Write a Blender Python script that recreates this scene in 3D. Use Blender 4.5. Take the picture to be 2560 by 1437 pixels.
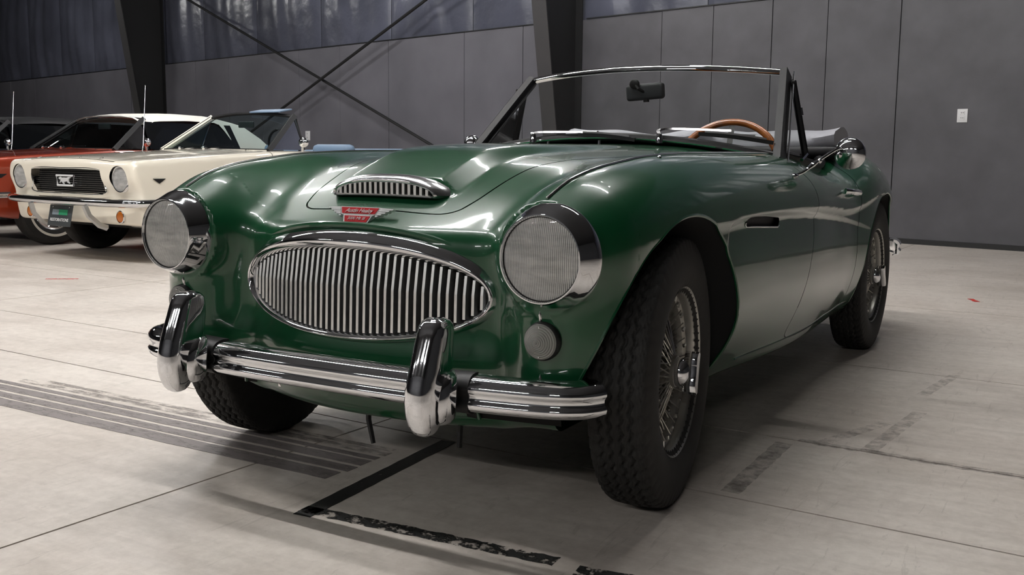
import bpy, bmesh, math, random
import numpy as np
from mathutils import Vector, Matrix
rng = random.Random(7)
for o in list(bpy.data.objects): bpy.data.objects.remove(o, do_unlink=True)
SC = bpy.context.scene
COL = SC.collection
A = np.array
PI = math.pi

# ------------------------------------------------------------------ camera
cam_d = bpy.data.cameras.new('camera'); cam = bpy.data.objects.new('camera', cam_d); COL.objects.link(cam)
cam_d.sensor_width = 36.0; cam_d.lens = 2490.858 / 2560 * 36.0; cam_d.clip_end = 200; cam_d.clip_start = 0.05
_yaw, _pit, _rol = -0.527834197, 0.132531992, 0.00835047888
_f = A([math.sin(_yaw)*math.cos(_pit), math.cos(_yaw)*math.cos(_pit), -math.sin(_pit)])
_r = A([math.cos(_yaw), -math.sin(_yaw), 0.0]); _u = np.cross(_r, _f)
_r2 = math.cos(_rol)*_r + math.sin(_rol)*_u; _u2 = -math.sin(_rol)*_r + math.cos(_rol)*_u
M = Matrix.Identity(4)
for i in range(3):
    M[i][0] = _r2[i]; M[i][1] = _u2[i]; M[i][2] = -_f[i]
M.translation = (1.51185923, -2.21502753, 0.836981172)
cam.matrix_world = M
SC.camera = cam

# ------------------------------------------------------------------ world, exposure
W = bpy.data.worlds.new('world'); SC.world = W; W.use_nodes = True
W.node_tree.nodes['Background'].inputs[0].default_value = (0.60, 0.62, 0.66, 1)
W.node_tree.nodes['Background'].inputs[1].default_value = 0.02
vs = SC.view_settings
vs.view_transform = 'Standard'; vs.look = 'None'; vs.gamma = 1.0; vs.use_curve_mapping = False
vs.exposure = 0.0

# ------------------------------------------------------------------ materials
def _set(b, k, v):
    if k in b.inputs: b.inputs[k].default_value = v
def lin(r, g, b):
    f = lambda c: ((c/255+0.055)/1.055)**2.4 if c > 10 else c/255/12.92
    return (f(r), f(g), f(b), 1)
MATS = {}
def mat(name, col, rough=0.5, metal=0.0, coat=0.0, coat_rough=0.03, trans=0.0, ior=1.45, spec=0.5, noise=None, bump=None, emit=None, alpha=1.0):
    """noise=(scale, amount, detail): colour mottling; bump=(scale, strength, dist)"""
    m = bpy.data.materials.new(name); m.use_nodes = True; nt = m.node_tree; b = nt.nodes['Principled BSDF']
    c = col if len(col) == 4 else (*col, 1)
    _set(b, 'Base Color', c); _set(b, 'Roughness', rough); _set(b, 'Metallic', metal)
    _set(b, 'Coat Weight', coat); _set(b, 'Coat Roughness', coat_rough); _set(b, 'Transmission Weight', trans)
    _set(b, 'IOR', ior); _set(b, 'Specular IOR Level', spec); _set(b, 'Alpha', alpha)
    if emit: _set(b, 'Emission Color', (*emit[:3], 1)); _set(b, 'Emission Strength', emit[3])
    if noise or bump:
        tc = nt.nodes.new('ShaderNodeTexCoord')
    if noise:
        n = nt.nodes.new('ShaderNodeTexNoise'); n.inputs['Scale'].default_value = noise[0]; n.inputs['Detail'].default_value = noise[2] if len(noise) > 2 else 5
        nt.links.new(tc.outputs['Object'], n.inputs['Vector'])
        r = nt.nodes.new('ShaderNodeMapRange'); r.inputs[1].default_value = 0.3; r.inputs[2].default_value = 0.7
        r.inputs[3].default_value = 1-noise[1]; r.inputs[4].default_value = 1+noise[1]
        nt.links.new(n.outputs[0], r.inputs[0])
        mx = nt.nodes.new('ShaderNodeVectorMath'); mx.operation = 'SCALE'; mx.inputs[0].default_value = c[:3]
        nt.links.new(r.outputs[0], mx.inputs['Scale']); nt.links.new(mx.outputs[0], b.inputs['Base Color'])
    if bump:
        n2 = nt.nodes.new('ShaderNodeTexNoise'); n2.inputs['Scale'].default_value = bump[0]; n2.inputs['Detail'].default_value = 4
        nt.links.new(tc.outputs['Object'], n2.inputs['Vector'])
        bp = nt.nodes.new('ShaderNodeBump'); bp.inputs['Strength'].default_value = bump[1]; bp.inputs['Distance'].default_value = bump[2]
        nt.links.new(n2.outputs[0], bp.inputs['Height']); nt.links.new(bp.outputs[0], b.inputs['Normal'])
    MATS[name] = m
    return m

# ------------------------------------------------------------------ mesh helpers
def link(o, parent=None):
    COL.objects.link(o)
    if parent is not None: o.parent = parent
    return o
def tag(o, label=None, cat=None, group=None, kind=None):
    if label: o['label'] = label
    if cat: o['category'] = cat
    if group: o['group'] = group
    if kind: o['kind'] = kind
    return o
def empty(name, loc=(0, 0, 0), rz=0.0, parent=None):
    o = bpy.data.objects.new(name, None); o.location = loc; o.rotation_euler = (0, 0, rz); o.empty_display_size = 0.1
    return link(o, parent)
def mesh_np(name, V, F, normals=None, smooth=True):
    """V (n,3), F list/array of tris or quads (single array) or list of arrays"""
    me = bpy.data.meshes.new(name)
    V = np.asarray(V, dtype=np.float32)
    arrs = [np.asarray(f, dtype=np.int32) for f in (F if isinstance(F, list) and len(F) and isinstance(F[0], np.ndarray) else [F]) if len(f)]
    loops = np.concatenate([f.ravel() for f in arrs]); sizes = np.concatenate([np.full(len(f), f.shape[1], np.int32) for f in arrs])
    starts = np.concatenate([[0], np.cumsum(sizes)[:-1]]).astype(np.int32)
    me.vertices.add(len(V)); me.vertices.foreach_set('co', V.ravel())
    me.loops.add(len(loops)); me.loops.foreach_set('vertex_index', loops)
    me.polygons.add(len(sizes)); me.polygons.foreach_set('loop_start', starts)
    try: me.polygons.foreach_set('loop_total', sizes)
    except Exception: pass
    me.update(calc_edges=True); me.validate()
    if smooth: me.polygons.foreach_set('use_smooth', np.ones(len(me.polygons), bool))
    if normals is not None: me.normals_split_custom_set_from_vertices(np.asarray(normals, dtype=np.float32))
    return me

class MB:
    """collects primitive shapes into one mesh"""
    def __init__(s): s.v = []; s.f = []; s.n = 0
    def add(s, V, F):
        V = np.asarray(V, float).reshape(-1, 3)
        s.v.append(V); s.f += [tuple(int(i)+s.n for i in f) for f in F]; s.n += len(V); return s
    def xf(s, fn):
        s.v = [fn(v) for v in s.v]; return s
    def box(s, c, d, rot=None):
        x, y, z = A(d)/2
        V = A([(-x,-y,-z),(x,-y,-z),(x,y,-z),(-x,y,-z),(-x,-y,z),(x,-y,z),(x,y,z),(-x,y,z)])
        if rot is not None: V = V @ A(rot).T
        return s.add(V + A(c), [(3,2,1,0),(4,5,6,7),(0,1,5,4),(1,2,6,5),(2,3,7,6),(3,0,4,7)])
    def rbox(s, c, d, r, seg=3, rot=None):
        """rounded box (all edges) through a bevelled bmesh"""
        bm = bmesh.new(); bmesh.ops.create_cube(bm, size=1)
        for v in bm.verts: v.co = Vector((v.co.x*d[0], v.co.y*d[1], v.co.z*d[2]))
        bmesh.ops.bevel(bm, geom=list(bm.edges), offset=min(r, min(d)*0.49), segments=seg, profile=0.5, affect='EDGES')
        bm.verts.index_update(); V = A([v.co[:] for v in bm.verts]); F = [[v.index for v in f.verts] for f in bm.faces]; bm.free()
        if rot is not None: V = V @ A(rot).T
        return s.add(V + A(c), F)
    def sweep(s, path, section, closed=False, caps=True, up=(0, 0, 1), scale=None, tang=None):
        """section (m,2): (side, up) offsets, closed loop; path (n,3)"""
        P = np.asarray(path, float); S = np.asarray(section, float); n, m = len(P), len(S)
        T = np.gradient(P, axis=0) if not closed else (np.roll(P, -1, 0)-np.roll(P, 1, 0))
        if tang is not None: T = np.asarray(tang, float)
        T /= np.linalg.norm(T, axis=1)[:, None]+1e-12
        up = np.broadcast_to(np.asarray(up, float), P.shape)
        B = np.cross(T, up); B /= np.linalg.norm(B, axis=1)[:, None]+1e-12
        N = np.cross(B, T)
        sc = np.ones((n, 2)) if scale is None else np.asarray(scale, float).reshape(n, -1)*np.ones((1, 2))
        V = P[:, None, :] + B[:, None, :]*(S[None, :, 0:1]*sc[:, None, 0:1]) + N[:, None, :]*(S[None, :, 1:2]*sc[:, None, 1:2])
        F = []
        for i in range(n if closed else n-1):
            j = (i+1) % n
            for k in range(m):
                l = (k+1) % m
                F.append((i*m+k, i*m+l, j*m+l, j*m+k))
        if caps and not closed:
            F.append(tuple(range(m-1, -1, -1))); F.append(tuple((n-1)*m+k for k in range(m)))
        return s.add(V.reshape(-1, 3), F)
    def tube(s, path, r, seg=8, closed=False, caps=True):
        P = np.asarray(path, float); a = np.linspace(0, 2*PI, seg, endpoint=False)
        T = np.gradient(P, axis=0); t = T.mean(0); up = (0, 0, 1) if abs(T[:, 2]).max() < 0.9*np.linalg.norm(T, axis=1).max() else ((0, 1, 0) if abs(t[1]) < abs(t[0])+1e-6 else (1, 0, 0))
        return s.sweep(P, np.stack([np.cos(a), np.sin(a)], 1), closed, caps, up, scale=np.broadcast_to(np.asarray(r, float).reshape(-1, 1), (len(P), 1)))
    def lathe(s, prof, seg=32, axis='z', c=(0, 0, 0), close=False, a0=0, a1=2*PI):
        """prof (m,2): (radius, along axis)"""
        p = np.asarray(prof, float); m = len(p); full = abs(a1-a0-2*PI) < 1e-6
        a = np.linspace(a0, a1, seg, endpoint=not full); n = len(a)
        ca, sa = np.cos(a)[:, None], np.sin(a)[:, None]
        X, Y, Z = ca*p[None, :, 0], sa*p[None, :, 0], np.broadcast_to(p[None, :, 1], (n, m))
        if axis == 'z': V = np.stack([X, Y, Z], -1)
        elif axis == 'y': V = np.stack([X, Z, Y], -1)
        else: V = np.stack([Z, X, Y], -1)
        F = []
        for i in range(n if full else n-1):
            j = (i+1) % n
            for k in range(m if close else m-1):
                l = (k+1) % m
                F.append((i*m+k, j*m+k, j*m+l, i*m+l))
        return s.add(V.reshape(-1, 3)+A(c), F)
    def grid(s, V, wrap_u=False, wrap_v=False):
        V = np.asarray(V, float); n, m = V.shape[:2]; F = []
        for i in range(n if wrap_u else n-1):
            for k in range(m if wrap_v else m-1):
                F.append((i*m+k, ((i+1) % n)*m+k, ((i+1) % n)*m+(k+1) % m, i*m+(k+1) % m))
        return s.add(V.reshape(-1, 3), F)
    def prism(s, poly, axis, lo, hi):
        """extrude a 2D polygon; axis 'y': poly=(x,z); 'x': (y,z); 'z': (x,y)"""
        p = np.asarray(poly, float); n = len(p)
        def mkp(t):
            t = np.full(n, t)
            return np.stack({'y': [p[:, 0], t, p[:, 1]], 'x': [t, p[:, 0], p[:, 1]], 'z': [p[:, 0], p[:, 1], t]}[axis], 1)
        F = [tuple(range(n-1, -1, -1)), tuple(range(n, 2*n))] + [(i, (i+1) % n, n+(i+1) % n, n+i) for i in range(n)]
        return s.add(np.concatenate([mkp(lo), mkp(hi)]), F)
    def ball(s, c, r, seg=16, rings=10):
        t = np.linspace(0, PI, rings); r = np.broadcast_to(np.asarray(r, float), 3)
        a = np.linspace(0, 2*PI, seg, endpoint=False)
        V = np.stack([np.sin(t)[:, None]*np.cos(a), np.sin(t)[:, None]*np.sin(a), np.cos(t)[:, None]*np.ones(seg)], -1)*r + A(c)
        return s.grid(V, wrap_v=True)
    def obj(s, name, m, parent=None, smooth=True, auto=35, bevel=0):
        V = np.concatenate(s.v); me = bpy.data.meshes.new(name); me.from_pydata(V.tolist(), [], s.f)
        bm = bmesh.new(); bm.from_mesh(me); bmesh.ops.remove_doubles(bm, verts=bm.verts, dist=1e-5); bmesh.ops.recalc_face_normals(bm, faces=bm.faces)
        if bevel: bmesh.ops.bevel(bm, geom=[e for e in bm.edges if e.is_manifold and e.calc_face_angle(0) > 0.5], offset=bevel, segments=2, profile=0.5, affect='EDGES')
        for f in bm.faces: f.smooth = smooth
        if smooth and auto < 180:
            for e in bm.edges:
                if len(e.link_faces) == 2 and e.calc_face_angle(0) > math.radians(auto): e.smooth = False
        bm.to_mesh(me); bm.free()
        o = bpy.data.objects.new(name, me); me.materials.append(m if not isinstance(m, str) else MATS[m])
        return link(o, parent)

def spline(xs, ys):
    """natural cubic spline, returned as a dense lookup (vectorised)"""
    x = A(xs, float); y = A(ys, float); n = len(x); h = np.diff(x)
    Mx = np.zeros((n, n)); rhs = np.zeros(n); Mx[0, 0] = Mx[-1, -1] = 1
    for i in range(1, n-1):
        Mx[i, i-1] = h[i-1]; Mx[i, i] = 2*(h[i-1]+h[i]); Mx[i, i+1] = h[i]
        rhs[i] = 6*((y[i+1]-y[i])/h[i]-(y[i]-y[i-1])/h[i-1])
    m2 = np.linalg.solve(Mx, rhs)
    t = np.linspace(x[0], x[-1], 4000); k = np.clip(np.searchsorted(x, t)-1, 0, n-2)
    a = (x[k+1]-t)/h[k]; b = (t-x[k])/h[k]
    v = a*y[k]+b*y[k+1]+((a**3-a)*m2[k]+(b**3-b)*m2[k+1])*h[k]**2/6
    return lambda q: np.interp(q, t, v)
def smin(a, b, k):
    h = np.clip(0.5+0.5*(b-a)/k, 0, 1); return b*(1-h)+a*h-k*h*(1-h)
def smax(a, b, k): return -smin(-a, -b, k)
def sstep(a, b, x):
    t = np.clip((x-a)/(b-a), 0, 1); return t*t*(3-2*t)
def catmull(pts, n=8, closed=False):
    P = A(pts, float); N = len(P); out = []
    R = range(N if closed else N-1)
    for i in R:
        p0, p1, p2, p3 = (P[(i-1) % N], P[i], P[(i+1) % N], P[(i+2) % N]) if closed else (P[max(i-1, 0)], P[i], P[i+1], P[min(i+2, N-1)])
        for t in np.linspace(0, 1, n, endpoint=False):
            out.append(0.5*((2*p1)+(-p0+p2)*t+(2*p0-5*p1+4*p2-p3)*t*t+(-p0+3*p1-3*p2+p3)*t**3))
    if not closed: out.append(P[-1])
    return A(out)
def poly_sdf(poly, px, py):
    """signed distance (negative inside) of points to a closed polygon"""
    P = A(poly, float); n = len(P); d = np.full(px.shape, 1e9); s = np.ones(px.shape)
    j = n-1
    for i in range(n):
        e = P[j]-P[i]; wx = px-P[i, 0]; wy = py-P[i, 1]
        t = np.clip((wx*e[0]+wy*e[1])/(e@e+1e-15), 0, 1)
        bx = wx-e[0]*t; by = wy-e[1]*t; d = np.minimum(d, bx*bx+by*by)
        c1 = py >= P[i, 1]; c2 = py < P[j, 1]; c3 = e[0]*wy > e[1]*wx
        fl = (c1 & c2 & c3) | (~c1 & ~c2 & ~c3); s = np.where(fl, -s, s); j = i
    return s*np.sqrt(d)
def surface_nets(fn, lo, hi, h):
    lo = A(lo, float); n = np.ceil((A(hi)-lo)/h).astype(int)+1
    ax = [lo[i]+h*np.arange(n[i]) for i in range(3)]
    D = np.empty(n, np.float32)
    for j0 in range(0, n[1], 64):
        j1 = min(j0+64, n[1]); X, Y, Z = np.meshgrid(ax[0], ax[1][j0:j1], ax[2], indexing='ij')
        D[:, j0:j1, :] = fn(X, Y, Z)
    S = D < 0
    c = np.zeros(n-1, np.uint8)
    for i in (0, 1):
        for j in (0, 1):
            for k in (0, 1): c += S[i:n[0]-1+i, j:n[1]-1+j, k:n[2]-1+k]
    act = (c > 0) & (c < 8); idx = -np.ones(n-1, np.int64); I, J, K = np.nonzero(act); idx[I, J, K] = np.arange(len(I))
    acc = np.zeros((len(I), 3)); cnt = np.zeros(len(I))
    cor = [(i, j, k) for i in (0, 1) for j in (0, 1) for k in (0, 1)]
    for a in cor:
        for b in cor:
            if a < b and sum(abs(p-q) for p, q in zip(a, b)) == 1:
                da = D[I+a[0], J+a[1], K+a[2]].astype(float); db = D[I+b[0], J+b[1], K+b[2]].astype(float)
                m = (da < 0) != (db < 0); t = np.where(m, da/(da-db+1e-20), 0)
                p = A(a)[None]+(A(b)-A(a))[None]*t[:, None]
                acc += p*m[:, None]; cnt += m
    V = (acc/cnt[:, None]+np.stack([I, J, K], 1))*h+lo
    quads = []
    for d in range(3):
        sl0 = [slice(1, -1)]*3; sl0[d] = slice(0, -1); sl1 = [slice(1, -1)]*3; sl1[d] = slice(1, None)
        a = S[tuple(sl0)]; b = S[tuple(sl1)]; off = A([1, 1, 1]); off[d] = 0
        e = np.argwhere(a != b); flip = a[tuple(e.T)]; e = e+off
        o1, o2 = [(1, 2), (2, 0), (0, 1)][d]
        u = np.zeros(3, int); u[o1] = 1; w = np.zeros(3, int); w[o2] = 1
        g = lambda q: idx[q[:, 0], q[:, 1], q[:, 2]]
        q = np.stack([g(e-u-w), g(e-w), g(e), g(e-u)], 1)
        q[~flip] = q[~flip][:, ::-1]
        quads.append(q[(q >= 0).all(1)])
    return V, np.concatenate(quads)
def grad(fn, V, e=0.002):
    G = np.zeros_like(V)
    for i in range(3):
        d = np.zeros(3); d[i] = e; p = V+d; m = V-d
        G[:, i] = (fn(p[:, 0], p[:, 1], p[:, 2])-fn(m[:, 0], m[:, 1], m[:, 2]))/(2*e)
    return G
def project(fn, V, it=4, maxstep=0.004):
    for _ in range(it):
        G = grad(fn, V); d = fn(V[:, 0], V[:, 1], V[:, 2]); g2 = (G**2).sum(1)+1e-9
        st = -G*(d/g2)[:, None]; L = np.linalg.norm(st, axis=1); st *= np.minimum(1, maxstep/(L+1e-12))[:, None]; V = V+st
    return V
def relax(V, Q, fn, it=3):
    for _ in range(it):
        acc = np.zeros_like(V); cnt = np.zeros(len(V))
        for a in range(Q.shape[1]):
            for b in ((a+1) % Q.shape[1], (a-1) % Q.shape[1]):
                np.add.at(acc, Q[:, a], V[Q[:, b]]); np.add.at(cnt, Q[:, a], 1)
        V = V*0.4+0.6*acc/np.maximum(cnt, 1)[:, None]
        V = project(fn, V, 2)
    return V
def tris(Q): return np.concatenate([Q[:, [0, 1, 2]], Q[:, [0, 2, 3]]])
def clip(V, T, s):
    """keep the side where the per-vertex scalar s < 0; cut triangles exactly on s = 0"""
    ins = s < 0; c = ins[T].sum(1); keep = T[c == 3]; newV = [V]; nT = [keep]; base = len(V)
    for want in (1, 2):
        t = T[c == want]
        if not len(t): continue
        m = ins[t] if want == 1 else ~ins[t]
        k = m.argmax(1); r = np.arange(len(t)); a, b, d = t[r, k], t[r, (k+1) % 3], t[r, (k+2) % 3]
        w1 = (s[a]/(s[a]-s[b]))[:, None]; w2 = (s[a]/(s[a]-s[d]))[:, None]
        P1 = V[a]+(V[b]-V[a])*w1; P2 = V[a]+(V[d]-V[a])*w2
        i1 = base+np.arange(len(t)); i2 = i1+len(t); base += 2*len(t); newV += [P1, P2]
        nT.append(np.stack([a, i1, i2], 1) if want == 1 else np.concatenate([np.stack([i1, b, d], 1), np.stack([i1, d, i2], 1)]))
    V = np.concatenate(newV); T = np.concatenate(nT)
    u, inv = np.unique(T, return_inverse=True)
    return V[u], inv.reshape(T.shape)
def mirror_x(V, T):
    return np.concatenate([V, V*A([-1, 1, 1])]), np.concatenate([T, T[:, ::-1]+len(V)])
def sdf_obj(name, V, T, fn, m, parent, push=0.0):
    W_ = V.copy(); W_[:, 0] = np.abs(W_[:, 0]); N = grad(fn, W_); N[:, 0] *= np.where(V[:, 0] < 0, -1, 1)
    N[np.abs(V[:, 0]) < 1e-6, 0] = 0
    N /= np.linalg.norm(N, axis=1)[:, None]+1e-12
    o = bpy.data.objects.new(name, mesh_np(name, V+N*push, T, N)); o.data.materials.append(m)
    return link(o, parent)
# ------------------------------------------------------------------ lights (ceiling rows of tube strip fixtures)
M_tube = mat('lamp_tube_light', (1, 1, 1), 0.4, emit=(1.0, 0.985, 0.965, 255.0))
M_fix = mat('lamp_housing', (0.75, 0.75, 0.75), 0.45)
CEIL = 5.6
def strip_light(x, y, rz=0.0, z=4.55, L=2.35, label=''):
    r = empty('strip_light', (x, y, z), rz)
    MB().box((0, 0, .045), (L, .09, .05)).box((0, 0, .075), (L*.96, .07, .03)).obj('housing', M_fix, r, smooth=False)
    MB().tube([(-L/2+.04, 0, 0), (L/2-.04, 0, 0)], .022, 10).obj('tube', M_tube, r)
    for s in (-L*.35, L*.35):
        MB().tube([(s, 0, .08), (s, 0, CEIL-z)], .006, 5).obj('hanger_rod', M_fix, r)
    tag(r, label, 'ceiling lamp', 'strip lights under the roof')
    return r
FIX = [(-1.62, 1.20, 1.35, 'over the green car beside the bonnet'), (.35, 2.65, 2.1, 'over the green car cockpit'),
       (-.95, .10, 2.0, 'over the front wheels of the green car'), (-3.5, .15, 2.35, 'left of the green car nose'), (-6.3, .15, 2.35, 'ahead of the cream car nose'),
       (-6.5, 4.2, 1.9, 'over the cream car'), (-11.5, -.6, 1.9, 'far to the left, ahead of the parked cars'), (-3.3, 7.0, 1.6, 'close to the dark wall, right one'), (-8.2, 7.2, 1.6, 'close to the dark wall, middle one'), (-17.0, 7.6, 1.8, 'close to the dark wall, left one'),
       (-9.5, -8.4, 2.1, 'far behind the viewer, leftmost of four'), (-5.3, -8.4, 2.1, 'far behind the viewer, second from the left'), (-1.1, -8.4, 2.1, 'far behind the viewer, third from the left'), (3.1, -8.4, 2.1, 'far behind the viewer, rightmost of four')]
for x, y, L_, w in FIX: strip_light(x, y, L=L_, label='tube strip light hanging '+w)

# ------------------------------------------------------------------ setting
def concrete():
    m = bpy.data.materials.new('concrete'); m.use_nodes = True; nt = m.node_tree; L = nt.links; b = nt.nodes['Principled BSDF']
    N = lambda t, **k: nt.nodes.new(t)
    geo = N('ShaderNodeNewGeometry')
    def noise(sc, det, rough=.55, dist=0.0, stretch=None):
        n = N('ShaderNodeTexNoise'); n.inputs['Scale'].default_value = sc; n.inputs['Detail'].default_value = det; n.inputs['Roughness'].default_value = rough; n.inputs['Distortion'].default_value = dist
        if stretch:
            mp = N('ShaderNodeMapping'); mp.inputs['Scale'].default_value = stretch; mp.inputs['Rotation'].default_value = (0, 0, .35); L.new(geo.outputs['Position'], mp.inputs['Vector']); L.new(mp.outputs[0], n.inputs['Vector'])
        else: L.new(geo.outputs['Position'], n.inputs['Vector'])
        return n.outputs[0]
    def ramp(src, stops):
        r = N('ShaderNodeValToRGB'); e = r.color_ramp.elements
        while len(e) < len(stops): e.new(.5)
        for el, (p, c) in zip(e, stops): el.position = p; el.color = c
        L.new(src, r.inputs[0]); return r.outputs[0]
    def mixc(f, a, c, mode='MIX'):
        x = N('ShaderNodeMix'); x.data_type = 'RGBA'; x.blend_type = mode
        if isinstance(f, float): x.inputs[0].default_value = f
        else: L.new(f, x.inputs[0])
        for i, v in ((6, a), (7, c)):
            if isinstance(v, tuple): x.inputs[i].default_value = v
            else: L.new(v, x.inputs[i])
        return x.outputs[2]
    base = ramp(noise(1.3, 8, .6, .4), [(.30, lin(194, 184, 174)), (.5, lin(211, 202, 193)), (.72, lin(221, 213, 204))])
    fine = ramp(noise(26, 8, .7), [(.35, (.82, .81, .80, 1)), (.62, (1.0, 1.0, 1.0, 1))])
    c = mixc(.8, base, fine, 'MULTIPLY')
    streak = ramp(noise(2.2, 6, .65, .8, (1.0, 7.0, 1)), [(.40, (.86, .855, .85, 1)), (.58, (1, 1, 1, 1))])
    c = mixc(.65, c, streak, 'MULTIPLY')
    scr = ramp(noise(5.5, 9, .75, 2.2, (3.0, .5, 1)), [(.385, (.55, .54, .53, 1)), (.41, (1, 1, 1, 1))])
    c = mixc(.3, c, scr, 'MULTIPLY')
    spot = ramp(noise(.9, 3, .5, .2), [(.27, (.74, .73, .73, 1)), (.36, (1, 1, 1, 1))])
    c = mixc(.7, c, spot, 'MULTIPLY')
    L.new(c, b.inputs['Base Color'])
    rr = N('ShaderNodeMapRange'); rr.inputs[3].default_value = .34; rr.inputs[4].default_value = .62; L.new(noise(3.1, 6), rr.inputs[0]); L.new(rr.outputs[0], b.inputs['Roughness'])
    bp = N('ShaderNodeBump'); bp.inputs['Strength'].default_value = .12; bp.inputs['Distance'].default_value = .004; L.new(noise(60, 6, .7), bp.inputs['Height']); L.new(bp.outputs[0], b.inputs['Normal'])
    return m
M_conc = concrete()
M_under = mat('joint_filler', lin(30, 28, 26), .9)
fl = MB().box((-6, 2, -.17), (60, 44, .10)).obj('floor', M_under, smooth=False); tag(fl, 'grey concrete slab floor with saw cut joints', 'floor', kind='structure')
GR = -.050   # the joint grid is turned a little against the car
yj = [-14, -9.5, -5.3, -1.65, .155, .745, 1.95, 3.75, 5.6, 7.5, 10.5, 14.5, 19]; xj = [-30, -25, -21, -17.6, -14.2, -10.7, -7.25, -3.83, -.39, 3.05, 6.5, 10.5, 16]
cg, sg = math.cos(GR), math.sin(GR)
for i in range(len(xj)-1):
    for j in range(len(yj)-1):
        g = .0036; x0, x1, y0, y1 = xj[i]+g, xj[i+1]-g, yj[j]+g, yj[j+1]-g
        V = A([(x0,y0,-.12),(x1,y0,-.12),(x1,y1,-.12),(x0,y1,-.12),(x0,y0,0),(x1,y0,0),(x1,y1,0),(x0,y1,0)], float)
        V[:, :2] = V[:, :2] @ A([[cg, sg], [-sg, cg]])
        MB().add(V, [(3,2,1,0),(4,5,6,7),(0,1,5,4),(1,2,6,5),(2,3,7,6),(3,0,4,7)]).obj('slab', M_conc, fl, smooth=False)

# back wall: local frame, u along the wall, o out into the room
WD = A([math.sqrt(1-.212**2), -.212, 0]); WN = A([-.212, -math.sqrt(1-.212**2), 0]); WA = A([-.1654, 8.212, 0])
def wp(u, o, z): return WA+WD*u+WN*o+A([0, 0, z])
def wbox(mb, u0, u1, o0, o1, z0, z1):
    V = [wp(u, o, z) for z in (z0, z1) for (u, o) in ((u0, o0), (u1, o0), (u1, o1), (u0, o1))]
    return mb.add(V, [(3,2,1,0),(4,5,6,7),(0,1,5,4),(1,2,6,5),(2,3,7,6),(3,0,4,7)])
M_panel = mat('dark_wall_paint', lin(94, 93, 99), .52, noise=(1.4, .16, 9), bump=(22, .25, .003))
M_panel2 = mat('dark_wall_paint_mottled', lin(72, 71, 75), .50, noise=(2.6, .20, 10), bump=(9, .4, .004))
M_wallb = mat('wall_backing', lin(20, 20, 22), .8)
M_ins = mat('black_vinyl_insulation', lin(76, 78, 90), .28, noise=(1.1, .25, 7), bump=(2.2, .5, .05), spec=.6)
M_steel = mat('black_steel', lin(22, 22, 23), .55, bump=(40, .1, .002))
M_flange = mat('lit_steel_edge', lin(58, 57, 58), .5)  # lighter than the black steel: light on the room-side flange is in the colour
wall = wbox(MB(), -30, 14, -.22, -.10, 0, CEIL).obj('wall_back', M_wallb, smooth=False); tag(wall, 'dark grey panelled wall behind the cars', 'wall', kind='structure')
seams = [-29, -26.5, -24, -21.6, -20.2, -18.74, -16.87, -15.6, -14.3, -13.1, -12.0, -10.96, -9.9, -8.83, -7.67, -6.08, -5.0, -4.12, -2.85, -2.17, -1.45, -.83, -.08, 1.2, 2.4, 4.8, 7.2, 9.6, 12]
for k in range(len(seams)-1):
    g = .004; dz = rng.uniform(-.004, .004)
    wbox(MB(), seams[k]+g, seams[k+1]-g, -.10, rng.uniform(-.002, .004), .012, 2.485+dz).obj('wall_panel', M_panel if seams[k] < -4.2 else M_panel2, wall, smooth=False, bevel=.002)
# slack shiny insulation sheeting above the panels, one sheet per bay
bays = [-29, -26.8, -24.6, -22.5, -20.6, -18.9, -17.3, -15.75, -14.3, -12.9, -11.2, -9.4, -7.7, -6.0, -4.12, -2.3, -.5, 1.3, 3.1, 5, 7, 9, 12]
for k in range(len(bays)-1):
    u0, u1 = bays[k], bays[k+1]; nu, nz = 28, 26; V = np.zeros((nu, nz, 3)); ph = rng.uniform(0, 6)
    for i in range(nu):
        for j in range(nz):
            s, t = i/(nu-1), j/(nz-1); z = 2.43+t*(CEIL-2.43)
            o = -.09+.075*(math.sin(PI*s)**.5)*(.55+.45*math.sin(PI*min(1, t*1.6)))+.016*math.sin(9*s+3*t+ph)*math.sin(PI*s)+.012*math.sin(23*s+ph*2+2*math.sin(5*t))*math.sin(PI*s)
            V[i, j] = wp(u0+.004+s*(u1-u0-.008), o, z)
    MB().grid(V).obj('insulation_sheet', M_ins, wall)
# girt under the sheeting
for a, b in ((-29, -14.45), (-14.15, -4.25), (-3.95, 12)):
    wbox(MB(), a, b, -.02, .012, 2.487, 2.50).obj('sheet_batten', M_steel, wall, smooth=False)
bs = wbox(MB(), -29, 12, .0, .012, 0, .05).obj('baseboard_back', M_steel, smooth=False); tag(bs, 'black kick strip at the foot of the wall', 'baseboard', kind='structure')
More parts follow.
